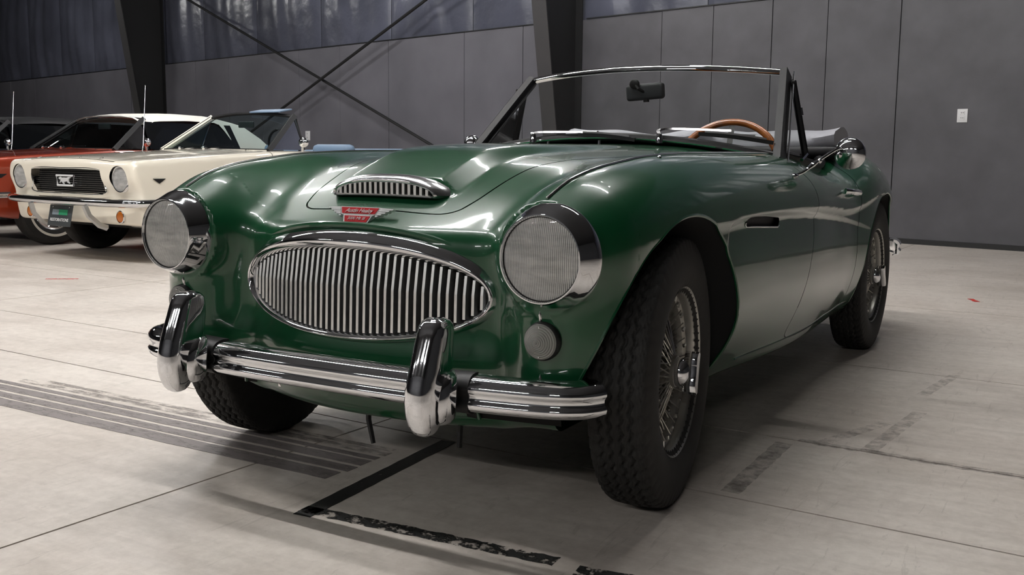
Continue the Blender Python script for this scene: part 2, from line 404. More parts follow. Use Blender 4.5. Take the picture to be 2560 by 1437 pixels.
# tapered steel frame columns
def column(u, label):
    r = empty('steel_column', tuple(wp(u, 0, 0)))
    inv = A(wp(u, 0, 0))
    def P(mb): return mb.xf(lambda v: v-inv)
    d = lambda z: .30+.15*z
    w = MB(); V = []
    for z in (0, CEIL):
        for (du, o) in ((-.008, .0), (.008, .0), (.008, d(z)), (-.008, d(z))): V.append(wp(u+du, o, z))
    w.add(V, [(3,2,1,0),(4,5,6,7),(0,1,5,4),(1,2,6,5),(2,3,7,6),(3,0,4,7)]); P(w).obj('web', M_steel, r, smooth=False)
    f = MB(); V = []
    for z in (0, CEIL):
        for (du, o) in ((-.11, 0), (.11, 0), (.11, .014), (-.11, .014)): V.append(wp(u+du, o+d(z), z))
    f.add(V, [(3,2,1,0),(4,5,6,7),(0,1,5,4),(1,2,6,5),(2,3,7,6),(3,0,4,7)]); P(f).obj('outer_flange', M_flange, r, smooth=False)
    P(wbox(MB(), u-.11, u+.11, .004, .018, 0, CEIL)).obj('inner_flange', M_steel, r, smooth=False)
    P(wbox(MB(), u-.16, u+.16, .0, d(0)+.06, 0, .02)).obj('base_plate', M_steel, r, smooth=False)
    tag(r, label, 'column', 'steel columns along the wall')
column(-4.12, 'black tapered steel column behind the green car\'s windscreen')
column(-14.3, 'black tapered steel column behind the parked cars on the left')
def brace(p, q, label):
    r = empty('cross_brace', tuple(p)); p = A(p); q = A(q)
    MB().tube([(0, 0, 0), tuple(q-p)], .022, 8).obj('rod', M_steel, r)
    dn = (q-p)/np.linalg.norm(q-p)
    for c in (A((0, 0, 0)), q-p): MB().tube([tuple(c-dn*.06), tuple(c+dn*.06)], .035, 8).obj('end_clevis', M_steel, r)
    tag(r, label, 'brace', 'wall cross braces')
brace(wp(-13.75, .15, 3.86), wp(-4.5, .15, .12), 'steel brace rod running down to the right across the wall')
brace(wp(-13.9, .21, .02), wp(-4.6, .21, 3.76), 'steel brace rod rising to the right across the wall')
M_plate = mat('white_plastic', lin(205, 205, 206), .35)
M_slot = mat('slot_dark', (.02, .02, .02), .6)
def outlet(u, z, w, h, label):
    r = empty('wall_outlet', tuple(wp(u, .004, z))); c = A(wp(u, .004, z))
    rot = np.stack([WD, WN, A([0, 0, 1])], 1)
    MB().rbox((0, 0, 0), (w, .010, h), .004, 2, rot).obj('cover_plate', M_plate, r)
    for dz in (-h*.19, h*.19):
        p = (rot @ A([0, .006, dz]))
        MB().rbox(p, (w*.46, .006, h*.27), .003, 2, rot).obj('socket', M_plate, r)
        s = MB()
        for dx in (-w*.09, w*.09): s.box(rot @ A([dx, .0096, dz+.003]), (.004, .002, h*.09), rot)
        s.obj('socket_slot', M_slot, r, smooth=False)
    tag(r, label, 'outlet', 'white wall outlets')
outlet(.554, 1.234, .095, .125, 'white outlet plate on the dark wall right of the green car')
outlet(-9.686, 1.115, .12, .15, 'white outlet plate on the wall behind the cream car\'s mirror')
# the rest of the hall: roof and the walls behind and beside the camera
M_roof = mat('roof_lining', lin(64, 64, 66), .7)
ce = MB().box((-6, 2, CEIL+.06), (60, 44, .1)).obj('ceiling', M_roof, smooth=False); tag(ce, 'grey roof lining of the hall', 'ceiling', kind='structure')
M_hall = mat('hall_wall_paint', lin(74, 74, 77), .6, noise=(.8, .1, 5))
for nm, c, d, lb in (('wall_front', (-6, -13, CEIL/2), (44, .2, CEIL), 'grey wall behind the camera'), ('wall_right', (12, -2, CEIL/2), (.2, 26, CEIL), 'grey side wall right of the green car'), ('wall_left', (-27.5, 0, CEIL/2), (.2, 34, CEIL), 'grey far side wall left of the parked cars')):
    o = MB().box(c, d).obj(nm, M_hall, smooth=False); tag(o, lb, 'wall', kind='structure')
# ------------------------------------------------------------------ green roadster: body surface
# car frame: front axle at y = 0, nose towards -y, car's left side at +x, ground z = 0
_zf = spline([-.60,-.46,-.42,-.386,-.338,-.264,-.195,-.116,-.04,.05,.17,.32,.5,.8,1.05,1.25,1.45,1.65,1.80,1.95,2.10,2.30,2.6,2.9,3.15,3.4],
             [.652,.718,.735,.750,.767,.786,.799,.809,.816,.823,.828,.832,.833,.831,.826,.815,.795,.778,.780,.812,.845,.850,.80,.71,.60,.48])
_zc = spline([-.60,-.41,-.2,0,.5,1.1,1.5,1.75,2.0,2.2,2.5,2.8,3.2,3.4], [.612,.627,.655,.668,.68,.676,.655,.642,.67,.69,.655,.60,.50,.42])
_xf = spline([-.60,-.41,-.25,-.1,.1,.5,1.1,1.7,2.2,2.6,2.9,3.2,3.4], [.520,.535,.548,.554,.558,.566,.572,.574,.565,.54,.50,.44,.40])
_zb = spline([-.60,-.45,-.42,-.39,-.36,-.336,-.3,-.258,-.196,-.115,-.017,.07,.2,.42,.7,1.0,1.2,1.6,2.0,2.4,2.8,3.1,3.4],
             [.560,.636,.652,.668,.684,.6965,.7145,.7345,.7620,.793,.824,.839,.850,.860,.873,.886,.890,.88,.872,.83,.75,.64,.48])
_bh = spline([-.40,-.26,-.22,-.1,0,.2,.42,.7,.95,1.1,3.4], [.030,.034,.034,.034,.032,.026,.018,.008,0,0,0])
_tk = spline([-.6,0,.4,.9,1.8,2.4,3.4], [1.5,1.9,1.9,1.0,1.0,1.6,1.6])
_sw = spline([.05,.28,.35,.42,.49,.69,.92,1.24,1.42,1.70,1.97,2.3,3.4], [.655,.667,.674,.677,.678,.673,.662,.640,.626,.599,.560,.50,.35])
_na = spline([-.60,-.43,-.40,-.35,-.30,-.258,-.2,-.1,0,.2,3.4], [.37,.405,.430,.475,.53,.60,.73,1.0,1.3,1.6,1.6])
def body_f(X, Y, Z):
    X = np.abs(X)
    zf = _zf(Y); zc = _zc(Y); xf = _xf(Y); r = zf-zc
    dz = Z-zc; dx = X-xf
    # lower side: tuck-under, with the recessed flank under the swage line
    tuck = _tk(Y)*np.maximum(.47-Z, 0)**2
    zs = _sw(Y)
    rec = sstep(-.010, .014, zs-Z)*sstep(.245, .275, Y+.25*np.maximum(.66-Z, 0))*(1-sstep(1.95, 2.3, Y))*np.minimum((np.maximum(Z-.49, 0)/.19)**2, 1.25)
    dxo = dx+np.where(dx > 0, tuck+.016*rec, 0)
    yc0 = -.275
    dyp = np.maximum(yc0-Y, 0)
    tube = np.sqrt(dx**2+dz**2)-r
    tube = np.maximum(tube, -.405-Y)+.9*np.maximum(-dz, 0)*sstep(-.32, -.12, Y)
    dzp = np.maximum(dz, 0)
    rs = np.where(Y < yc0, .137, r)
    slab = np.sqrt(dxo**2+dzp**2+dyp**2)-rs
    fen = smin(tube, slab, .03)
    # main body: bonnet top, rounded nose
    q = np.clip(X/.172, 0, 3)
    bul = _bh(Y)*(1-sstep(.78, 1.14, q))*(1-.10*q*q)
    bul = bul*sstep(-.226, -.206, Y)
    zb = _zb(Y)
    top = (Z-(zb-.20*X**2-.25*np.maximum(X-.30, 0)**2+bul))*.93
    b = zb-.535
    ell = (np.sqrt((X/_na(Y))**2+(np.maximum(Z-.535, 0)/b)**2)-1)*b-bul
    v = .9*np.maximum(.38-Z, 0)**2-.016*np.exp(-((Z-.365)/.05)**2)
    front = (-.402+.55*X**2+v-Y)*.9
    main = smax(smax(smax(top, ell, .03), front, .03), X-.56, .02)
    rear = Y-3.16+.30*X**2+.6*np.maximum(.55-Z, 0)**2
    d = smin(main, fen, .095)
    d = smax(d, rear, .12)
    low = .205+.125*sstep(.36, .52, X)*(1-sstep(-.36, -.22, Y))
    d = smax(d, low-Z, .035)
    return d
BV, BQ = surface_nets(body_f, (-.03, -.50, .16), (.80, 3.3, .95), .009)
BV = relax(project(body_f, BV, 4), BQ, body_f, 2); BT = tris(BQ)
BV, BT = clip(BV, BT, -BV[:, 0]); BV[BV[:, 0] < 1e-5, 0] = 0
def surf_z(x, y, lo=.3, hi=1.0):
    """height of the upper body surface"""
    zz = np.linspace(hi, lo, 700); f = body_f(np.full(700, x), np.full(700, y), zz); k = int(np.argmax(f < 0)); t = f[k-1]/(f[k-1]-f[k])
    return zz[k-1]+(zz[k]-zz[k-1])*t
def surf_y(x, z, lo=-.6, hi=.1):
    yy = np.linspace(lo, hi, 700); f = body_f(np.full(700, x), yy, np.full(700, z)); k = int(np.argmax(f < 0)); t = f[k-1]/(f[k-1]-f[k])
    return yy[k-1]+(yy[k]-yy[k-1])*t
def surf_x(y, z, lo=.4, hi=.9):
    xx = np.linspace(hi, lo, 700); f = body_f(xx, np.full(700, y), np.full(700, z)); k = int(np.argmax(f < 0)); t = f[k-1]/(f[k-1]-f[k])
    return xx[k-1]+(xx[k]-xx[k-1])*t
def surf_n(p):
    g = grad(body_f, A([p], float))[0]; return g/np.linalg.norm(g)

M_paint = mat('dark_green_paint', lin(14, 72, 42), .30, 0, 1.0, .05, spec=.35)
M_chrome = mat('chrome', (.82, .83, .85), .045, 1.0)
M_chrome2 = mat('brushed_chrome', (.76, .76, .76), .20, 1.0)
M_black = mat('black_rubber', lin(17, 17, 18), .55)
M_gap = mat('shut_line_dark', (.004, .005, .004), .8)
M_dark = mat('underbody_black', (.006, .006, .006), .85)
M_trim = mat('black_trim', lin(17, 17, 19), .5, spec=.3)

CAR = empty('convertible_car', (0, 0, 0))
tag(CAR, 'dark green vintage roadster with oval chrome grille, hood down, in the foreground', 'car')

# outlines of the cut lines
bon_half = catmull([(0,-.306),(.07,-.306),(.14,-.304),(.196,-.296),(.230,-.273),(.245,-.240),(.257,-.196),(.268,-.115),(.284,-.017),(.302,.07),(.33,.25),(.355,.45),(.372,.65),(.375,.80),(.362,.89),(.32,.925),(.2,.930),(0,.915)], 6)
bon_poly = np.concatenate([bon_half, (bon_half*A([-1, 1]))[::-1][1:-1]])
door_poly = catmull([(1.00,.85),(1.045,.800),(1.095,.763),(1.130,.70),(1.135,.62),(1.115,.54),(1.07,.46),(1.01,.385),(.955,.322),(.935,.285),(.96,.262),(1.05,.255),(1.6,.255),(1.82,.26),(1.85,.30),(1.86,.45),(1.865,.65),(1.87,.90)], 6)
vent_poly = A([(.385,.668),(.400,.652),(.70,.634),(.722,.640),(.728,.650),(.715,.660),(.55,.672),(.45,.676),(.40,.676)])
cock_half = catmull([(0,1.09),(.25,1.105),(.45,1.15),(.555,1.24),(.585,1.40),(.585,1.70),(.54,1.87),(.40,1.95),(0,1.97)], 8)
cock_poly = np.concatenate([cock_half, (cock_half*A([-1, 1]))[::-1][1:-1]])
def g_arch(V): return np.minimum(np.hypot(V[:, 1]+.008, V[:, 2]-.327)-.374, np.hypot(V[:, 1]-2.337, V[:, 2]-.325)-.362)
def g_grille(V):
    up = V[:, 2] > .518; b = np.where(up, .118, .102)
    e = (np.hypot(V[:, 0]/.368, (V[:, 2]-.518)/b)-1)*.11
    return np.where(V[:, 1] < -.2, e, 1.0)
def cut(V, T, fn, sign): return clip(V, T, sign*fn(V))
V, T = BV, BT
V, T = clip(V, T, np.where(V[:, 0] > np.where(V[:, 2] > .345, .545, .485), -g_arch(V), -1.0))
g_lamp = lambda V: np.where((V[:, 1] < -.30) & (V[:, 0] > .3), np.hypot(V[:, 0]-.535, V[:, 2]-.627)-.094, 1.0)
V, T = clip(V, T, -g_lamp(V))
V, T = clip(V, T, -g_grille(V))
gc = lambda V: np.where(V[:, 2] > .70, poly_sdf(cock_poly, V[:, 0], V[:, 1]), 1.0)
V, T = clip(V, T, -gc(V))
gv = lambda V: np.where(V[:, 0] > .6, poly_sdf(vent_poly, V[:, 1], V[:, 2]), 1.0)
V, T = clip(V, T, -gv(V))
gb = lambda V: np.where(V[:, 2] > .55, poly_sdf(bon_poly, V[:, 0], V[:, 1]), 1.0)
gd = lambda V: np.where(V[:, 0] > .40, poly_sdf(door_poly, V[:, 1], V[:, 2]), 1.0)
w = .0021
Vb, Tb = clip(V, T, gb(V)+w); Vb, Tb = mirror_x(Vb, Tb); BONNET = sdf_obj('bonnet', Vb, Tb, body_f, M_paint, CAR)
Vd, Td = clip(V, T, gd(V)+w)
DOORS = []
for s in (1, -1):
    DOORS.append(sdf_obj('door', Vd*A([s, 1, 1]), Td if s > 0 else Td[:, ::-1], body_f, M_paint, CAR))
Vs, Ts = clip(V, T, w-gb(V)); Vs, Ts = clip(Vs, Ts, w-gd(Vs)); Vs, Ts = mirror_x(Vs, Ts)
SHELL = sdf_obj('body_shell', Vs, Ts, body_f, M_paint, CAR)
for gfun, nm in ((gb, 'bonnet_shut_line'), (gd, 'door_shut_line')):
    Vg, Tg = clip(V, T, np.abs(gfun(V))-w*1.6); Vg, Tg = mirror_x(Vg, Tg); sdf_obj(nm, Vg, Tg, body_f, M_gap, SHELL, push=-.006)
print('body verts', len(BV))
# rolled lips of the wheel arches and the inner wheel wells
def arch(yc, zc_, r, s):
    pts = []
    for a in np.radians(np.linspace(-12, 192, 70)):
        y, z = yc+r*math.cos(a), zc_+r*math.sin(a)
        if z > .245: pts.append((surf_x(y, z)*s if True else 0, y, z))
    P = A(pts); P[:, 0] -= s*.003
    MB().tube(P, .0045, 6).obj('arch_lip', M_paint, SHELL)
    rows = []
    for k, (dxx, kr) in enumerate(((.004, 1.0), (.035, .99), (.07, .93), (.13, .78))):
        rows.append(np.stack([P[:, 0]-s*dxx if k < 2 else np.full(len(P), s*(.62-dxx)), yc+(P[:, 1]-yc)*kr, zc_+(P[:, 2]-zc_)*kr], 1))
    cen = np.stack([np.full(len(P), s*.485), np.full(len(P), yc), np.full(len(P), zc_)], 1); rows.append(cen)
    MB().grid(A(rows)).obj('wheel_well', M_dark, SHELL)
for s in (1, -1):
    arch(-.008, .327, .374, s); arch(2.337, .325, .362, s)
# underside and cockpit tub
ub = MB().box((0, 1.25, .235), (1.06, 2.7, .03)).box((0, -.16, .30), (.72, .34, .02)).box((0, 2.6, .30), (.8, .7, .03)).box((.38, .95, .215), (.08, 2.2, .07)).box((-.38, .95, .215), (.08, 2.2, .07)).box((0, .25, .235), (.30, .9, .12)).tube([(-.60, 0, .31), (.60, 0, .31)], .025, 8).tube([(-.60, 2.337, .325), (.60, 2.337, .325)], .04, 8)
ub.obj('chassis', M_dark, CAR)
tub = MB(); rows = []
for z, k in ((.79, 1.0), (.70, .97), (.45, .95), (.33, .93)):
    rows.append(np.stack([cock_poly[:, 0]*k, 1.53+(cock_poly[:, 1]-1.53)*k, np.full(len(cock_poly), z)], 1))
rows[0][:, 2] = [surf_z(abs(p[0]), p[1])-.004 for p in rows[0]]
tub.grid(A(rows), wrap_v=True); tub.prism(rows[-1][:, :2], 'z', .32, .33); tub.obj('cockpit_tub', M_trim, CAR)
# padded cockpit rail along the doors and behind the seats
rail = np.stack([cock_poly[:, 0], cock_poly[:, 1], [surf_z(abs(p[0])+.004, p[1])+.006 for p in cock_poly]], 1)
keep = rail[:, 1] > 1.22; idx = np.nonzero(~keep)[0]
rl = np.concatenate([rail[(rail[:, 0] > 0) & keep], rail[(rail[:, 0] <= 0) & keep]])
MB().tube(rl, .017, 8).obj('cockpit_rail', M_trim, CAR)
# beads on the wing tops, between wing and shroud
for s in (1, -1):
    P = [(s*(_xf(y)-.004), y, surf_z(float(_xf(y))-.004, y)+.0016) for y in np.linspace(-.395, 1.12, 60)]
    MB().tube(P, .0036, 6).obj('wing_bead', M_chrome2, CAR)
    zz = np.linspace(.555, .325, 30); P = [(s*.531, surf_y(.531, z)-.0005, z) for z in zz]
    MB().tube(P, .0032, 6).obj('wing_bead', M_chrome2, CAR)
# side vents with mesh
M_vent = mat('vent_mesh_dark', (.006, .006, .008), .5, bump=(900, .5, .002))
for s in (1, -1):
    vx = surf_x(.55, .655)
    MB().prism(np.stack([vent_poly[:, 0], vent_poly[:, 1]], 1)*1.0, 'x', *(sorted((s*(vx-.035), s*(vx-.015))))).obj('side_vent', M_vent, CAR, smooth=False)
    P = [(s*(surf_x(y, z-.001)+.001), y, z-.001) for y, z in [(.388,.664),(.394,.656),(.402,.6515),(.46,.648),(.58,.641),(.69,.6346),(.705,.634),(.718,.638)]]
    MB().tube(P, .0024, 6).obj('vent_lip', M_chrome2, SHELL)
# ------------------------------------------------------------------ green roadster: grille
def yg(x): return -.415+.615*x*x
def oval(a, up, dn, z0=.518, n=72, yo=0.0):
    t = np.linspace(0, 2*PI, n, endpoint=False); x = a*np.sign(np.cos(t))*np.abs(np.cos(t))**.92; s = np.sin(t); s = np.sign(s)*np.abs(s)**.96
    z = z0+np.where(s > 0, s*(up-z0), s*(z0-dn)); return np.stack([x, yg(x)+yo+.06*np.maximum(z-.53, 0), z], 1)
rings = [(.350,.609,.425,.016),(.355,.614,.421,.002),(.3605,.621,.417,-.010),(.366,.629,.4125,-.0165),(.370,.636,.410,-.0175),(.374,.643,.407,-.0140),(.381,.655,.402,-.004),(.3865,.663,.398,.010),(.388,.665,.397,.022)]
GR_ = MB().grid(A([oval(a, u, d, yo=o) for a, u, d, o in rings]), wrap_v=True).obj('grille', M_chrome, CAR, auto=180)
GR_['label'] = 'oval chrome radiator grille with bent vertical slats'
M_slat = mat('bright_slat_metal', (.86, .86, .85), .36, 1.0)
for k in range(38):
    x = (k-18.5)*.01849; q = math.sqrt(max(0, 1-(abs(x)/.356)**2)); zt = .518+.094*q; zb_ = .518-.097*q; zk = .530-.02*abs(x); hw = .0036
    if zt < zk+.004: zk = zt-.004
    rows = []
    for z, yo in ((zt, .0135*(zt-zk)/.079), (zk, 0.0), (zb_, -.004*(zk-zb_)/.1)):
        y = yg(x)+yo; rows.append([(x-hw, y, z), (x+hw, y, z), (x+hw*.7, y+.024, z), (x-hw*.7, y+.024, z)])
    m = MB(); R_ = A(rows).reshape(-1, 3); F = [(3, 2, 1, 0), (8, 9, 10, 11)]
    for i in (0, 4):
        for j in range(4): F.append((i+j, i+(j+1) % 4, i+4+(j+1) % 4, i+4+j))
    m.add(R_, F).obj('slat', M_slat, GR_, smooth=False)
bk = oval(.358, .618, .418, yo=.055); MB().grid(A([bk, bk*0+A([0, -.36, .518])]), wrap_v=True).obj('grille_back', M_dark, GR_)
hb = MB()
for z in (.47, .56): hb.tube([(x, yg(x)+.03, z) for x in np.linspace(-.30, .30, 15)], .004, 6)
hb.obj('cross_bar', M_black, GR_)
# painted rolled lip above the grille
P = oval(.3895, .671, .395, yo=.012, n=96); P = P[(P[:, 2] > .53)]; P = P[np.argsort(P[:, 0])]
MB().tube(P, .0075, 8).obj('nose_lip', M_paint, SHELL)

# ------------------------------------------------------------------ bonnet scoop
SY = -.262
def sc_oval(a, up, dn, yo, n=40, z0=.738):
    xs = np.linspace(-1, 1, n); t = (1-np.abs(xs)**2.4)**.55
    top_ = np.stack([xs*a, SY+yo+.35*(xs*a)**2+0*xs, z0+up*t], 1); bot_ = np.stack([xs[::-1]*a, SY+yo+.35*(xs[::-1]*a)**2, z0-dn-.10*(xs[::-1]*a)**2], 1)
    return np.concatenate([top_, bot_[1:-1]])
rs_ = [(.147,.0275,-.0045,.004),(.151,.0315,.0000,-.004),(.155,.0360,.003,-.0062),(.160,.0415,.004,-.003),(.166,.046,.004,.004),(.174,.0500,.005,.020),(.1775,.0500,.006,.040),(.176,.0465,.008,.056),(.170,.038,.012,.064)]
SCP = MB().grid(A([sc_oval(*r) for r in rs_]), wrap_v=True).obj('scoop_surround', M_chrome2, BONNET, auto=60)
SB = MB().prism(np.stack([sc_oval(.152, .034, -.003, 0)[:, 0], sc_oval(.152, .034, -.003, 0)[:, 2]], 1), 'y', SY+.022, SY+.026).obj('scoop_back', M_dark, BONNET, smooth=False)
for k in range(17):
    x = (k-8)*.0165; t = (1-abs(x/.149)**2.4)**.55
    MB().box((x, SY+.35*x*x+.004, .738+.0150*t+.0015), (.0078, .010, .030*t+.003)).obj('scoop_bar', M_slat, BONNET, smooth=False)

# ------------------------------------------------------------------ nose badge
M_red = mat('red_enamel', lin(176, 10, 22), .4, coat=.15)
M_silver = mat('badge_silver', (.82, .82, .82), .32, .35)
by = -.345; bc = A([0, by, surf_z(0, by)]); bn = surf_n(bc); bn[0] = 0; bn = bn*.5+A([0, -1, 0])*.5; bn /= np.linalg.norm(bn); bu = np.cross(bn, A([1, 0, 0])); bu *= np.sign(bu[2]); bo = bc+bn*.008+bu*.003
def bplace(poly, lo, hi):
    p = np.asarray(poly, float); n = len(p)
    def f(t): return bo[None]+p[:, :1]*A([[1.13, 0, 0]])+p[:, 1:2]*bu[None]*1.08+(t-.30*p[:, :1]**2)*bn[None]
    return np.concatenate([f(lo), f(hi)]), [tuple(range(n-1, -1, -1)), tuple(range(n, 2*n))]+[(i, (i+1) % n, n+(i+1) % n, n+i) for i in range(n)]
BDG = MB().add(*bplace([(-.053,.020),(.053,.020),(.045,.001),(.038,-.001),(.031,-.023),(-.031,-.023),(-.038,-.001),(-.045,.001)], -.008, .003)).obj('badge', M_silver, CAR, smooth=False)
BDG['label'] = 'red and silver winged nose badge'
MB().add(*bplace([(-.050,.018),(.050,.018),(.0435,.003),(-.0435,.003)], .003, .0042)).obj('enamel_panel', M_red, BDG, smooth=False)
MB().add(*bplace([(-.034,-.003),(.034,-.003),(.0285,-.018),(-.0285,-.018)], .003, .0042)).obj('enamel_panel', M_red, BDG, smooth=False)
for s in (1, -1):
    for k in range(5):
        z1 = .0195-k*.0046; x1 = .0535-k*.0018; x2 = .087-k*.0085
        MB().add(*bplace([(s*x1, z1), (s*x2, z1-.0012), (s*(x2-.003), z1-.0042), (s*(x1-.001), z1-.0042)], -.006, .003+.0005*(k % 2))).obj('wing_feather', M_silver, BDG, smooth=False)
M_letter = mat('badge_lettering', (.72, .62, .62), .4, .4)
def text_mesh(name, body, size, M4, mt, parent, shear=0.0, extrude=.0006, align='CENTER', bold=0.0, space=1.0):
    cu = bpy.data.curves.new(name, 'FONT'); cu.body = body; cu.size = size; cu.align_x = align; cu.align_y = 'CENTER'; cu.shear = shear; cu.extrude = extrude; cu.offset = bold; cu.space_character = space; cu.resolution_u = 3
    t = bpy.data.objects.new(name, cu); COL.objects.link(t); bpy.context.view_layer.update()
    me = bpy.data.meshes.new_from_object(t); bpy.data.objects.remove(t, do_unlink=True); bpy.data.curves.remove(cu)
    me.transform(M4); me.materials.clear(); me.materials.append(mt); me.name = name
    return link(bpy.data.objects.new(name, me), parent)
def frame4(o, ex, ey, ez):
    m = Matrix.Identity(4)
    for i in range(3): m[i][0] = ex[i]; m[i][1] = ey[i]; m[i][2] = ez[i]; m[i][3] = o[i]
    return m
text_mesh('lettering', 'Austin Healey', .0155, frame4(bo+bu*.0105+bn*.0042, (1, 0, 0), bu, bn), M_letter, BDG, shear=.45, space=.92)
text_mesh('lettering', '3000 Mk III', .0115, frame4(bo-bu*.0105+bn*.0042, (1, 0, 0), bu, bn), M_letter, BDG, shear=.2)

# ------------------------------------------------------------------ headlights, indicators
def glass_lens(name, col=(1, 1, 1), flute=520.0, wave='Y', dist=.0016, rough=.04, milk=.12, milkcol=(.9, .9, .88)):
    m = bpy.data.materials.new(name); m.use_nodes = True; nt = m.node_tree; L = nt.links; b = nt.nodes['Principled BSDF']; out = nt.nodes['Material Output']
    _set(b, 'Base Color', (*col, 1)); _set(b, 'Roughness', rough); _set(b, 'Transmission Weight', 1.0); _set(b, 'IOR', 1.45)
    tc = nt.nodes.new('ShaderNodeTexCoord'); sp = nt.nodes.new('ShaderNodeSeparateXYZ'); L.new(tc.outputs['Object'], sp.inputs[0])
    mu = nt.nodes.new('ShaderNodeMath'); mu.operation = 'MULTIPLY'; mu.inputs[1].default_value = flute*2*PI/ (2*PI)
    if wave == 'R':
        ln = nt.nodes.new('ShaderNodeVectorMath'); ln.operation = 'LENGTH'; cmb = nt.nodes.new('ShaderNodeCombineXYZ'); L.new(sp.outputs[0], cmb.inputs[0]); L.new(sp.outputs[2], cmb.inputs[2]); L.new(cmb.outputs[0], ln.inputs[0]); L.new(ln.outputs['Value'], mu.inputs[0])
    else: L.new(sp.outputs[0], mu.inputs[0])
    sn = nt.nodes.new('ShaderNodeMath'); sn.operation = 'SINE'; L.new(mu.outputs[0], sn.inputs[0])
    h = sn.outputs[0]
    if wave != 'R':   # coarse steps between the blocks of flutes
        ck = nt.nodes.new('ShaderNodeTexBrick'); ck.inputs['Scale'].default_value = 18; ck.inputs['Mortar Size'].default_value = .03; ck.inputs['Color1'].default_value = (.2, .2, .2, 1); ck.inputs['Color2'].default_value = (1, 1, 1, 1); ck.inputs['Brick Width'].default_value = .9; ck.inputs['Row Height'].default_value = .35
        sw = nt.nodes.new('ShaderNodeCombineXYZ'); L.new(sp.outputs[0], sw.inputs[0]); L.new(sp.outputs[2], sw.inputs[1]); L.new(sw.outputs[0], ck.inputs['Vector'])
        ad = nt.nodes.new('ShaderNodeMath'); ad.operation = 'ADD'; L.new(h, ad.inputs[0]); L.new(ck.outputs['Color'], ad.inputs[1]); h = ad.outputs[0]
    bp = nt.nodes.new('ShaderNodeBump'); bp.inputs['Strength'].default_value = 1.0; bp.inputs['Distance'].default_value = dist; L.new(h, bp.inputs['Height']); L.new(bp.outputs[0], b.inputs['Normal'])
    df = nt.nodes.new('ShaderNodeBsdfDiffuse'); df.inputs[0].default_value = (*milkcol, 1); L.new(bp.outputs[0], df.inputs['Normal'])
    mx = nt.nodes.new('ShaderNodeMixShader'); mx.inputs[0].default_value = milk; L.new(b.outputs[0], mx.inputs[1]); L.new(df.outputs[0], mx.inputs[2]); L.new(mx.outputs[0], out.inputs[0])
    MATS[name] = m; return m
def fluted_metal(name, col, rough, freq, dist):
    m = mat(name, col, rough, 1.0); nt = m.node_tree; L = nt.links; b = nt.nodes['Principled BSDF']
    tc = nt.nodes.new('ShaderNodeTexCoord'); sp = nt.nodes.new('ShaderNodeSeparateXYZ'); L.new(tc.outputs['Object'], sp.inputs[0])
    mu = nt.nodes.new('ShaderNodeMath'); mu.operation = 'MULTIPLY'; mu.inputs[1].default_value = freq; L.new(sp.outputs[0], mu.inputs[0])
    sn = nt.nodes.new('ShaderNodeMath'); sn.operation = 'SINE'; L.new(mu.outputs[0], sn.inputs[0])
    ck = nt.nodes.new('ShaderNodeTexBrick'); ck.inputs['Scale'].default_value = 14; ck.inputs['Mortar Size'].default_value = .02; ck.inputs['Color1'].default_value = (0, 0, 0, 1); ck.inputs['Color2'].default_value = (1, 1, 1, 1); ck.inputs['Brick Width'].default_value = .8; ck.inputs['Row Height'].default_value = .35
    sw = nt.nodes.new('ShaderNodeCombineXYZ'); L.new(sp.outputs[0], sw.inputs[0]); L.new(sp.outputs[2], sw.inputs[1]); L.new(sw.outputs[0], ck.inputs['Vector'])
    ad = nt.nodes.new('ShaderNodeMath'); ad.operation = 'ADD'; L.new(sn.outputs[0], ad.inputs[0]); L.new(ck.outputs['Color'], ad.inputs[1])
    bp = nt.nodes.new('ShaderNodeBump'); bp.inputs['Strength'].default_value = 1.0; bp.inputs['Distance'].default_value = dist; L.new(ad.outputs[0], bp.inputs['Height']); L.new(bp.outputs[0], b.inputs['Normal'])
    return m
M_lens = bpy.data.materials.new('headlight_cover_glass'); M_lens.use_nodes = True
def _thin_glass(m, tint, fres=1.45, rough=0.0):
    nt = m.node_tree; nt.nodes.clear(); out = nt.nodes.new('ShaderNodeOutputMaterial'); tr = nt.nodes.new('ShaderNodeBsdfTransparent'); tr.inputs[0].default_value = (*tint, 1)
    gl = nt.nodes.new('ShaderNodeBsdfGlossy'); gl.inputs['Roughness'].default_value = rough; fr = nt.nodes.new('ShaderNodeFresnel'); fr.inputs[0].default_value = fres
    mx = nt.nodes.new('ShaderNodeMixShader'); nt.links.new(fr.outputs[0], mx.inputs[0]); nt.links.new(tr.outputs[0], mx.inputs[1]); nt.links.new(gl.outputs[0], mx.inputs[2]); nt.links.new(mx.outputs[0], out.inputs[0])
_thin_glass(M_lens, (.97, .98, .97), 1.5)
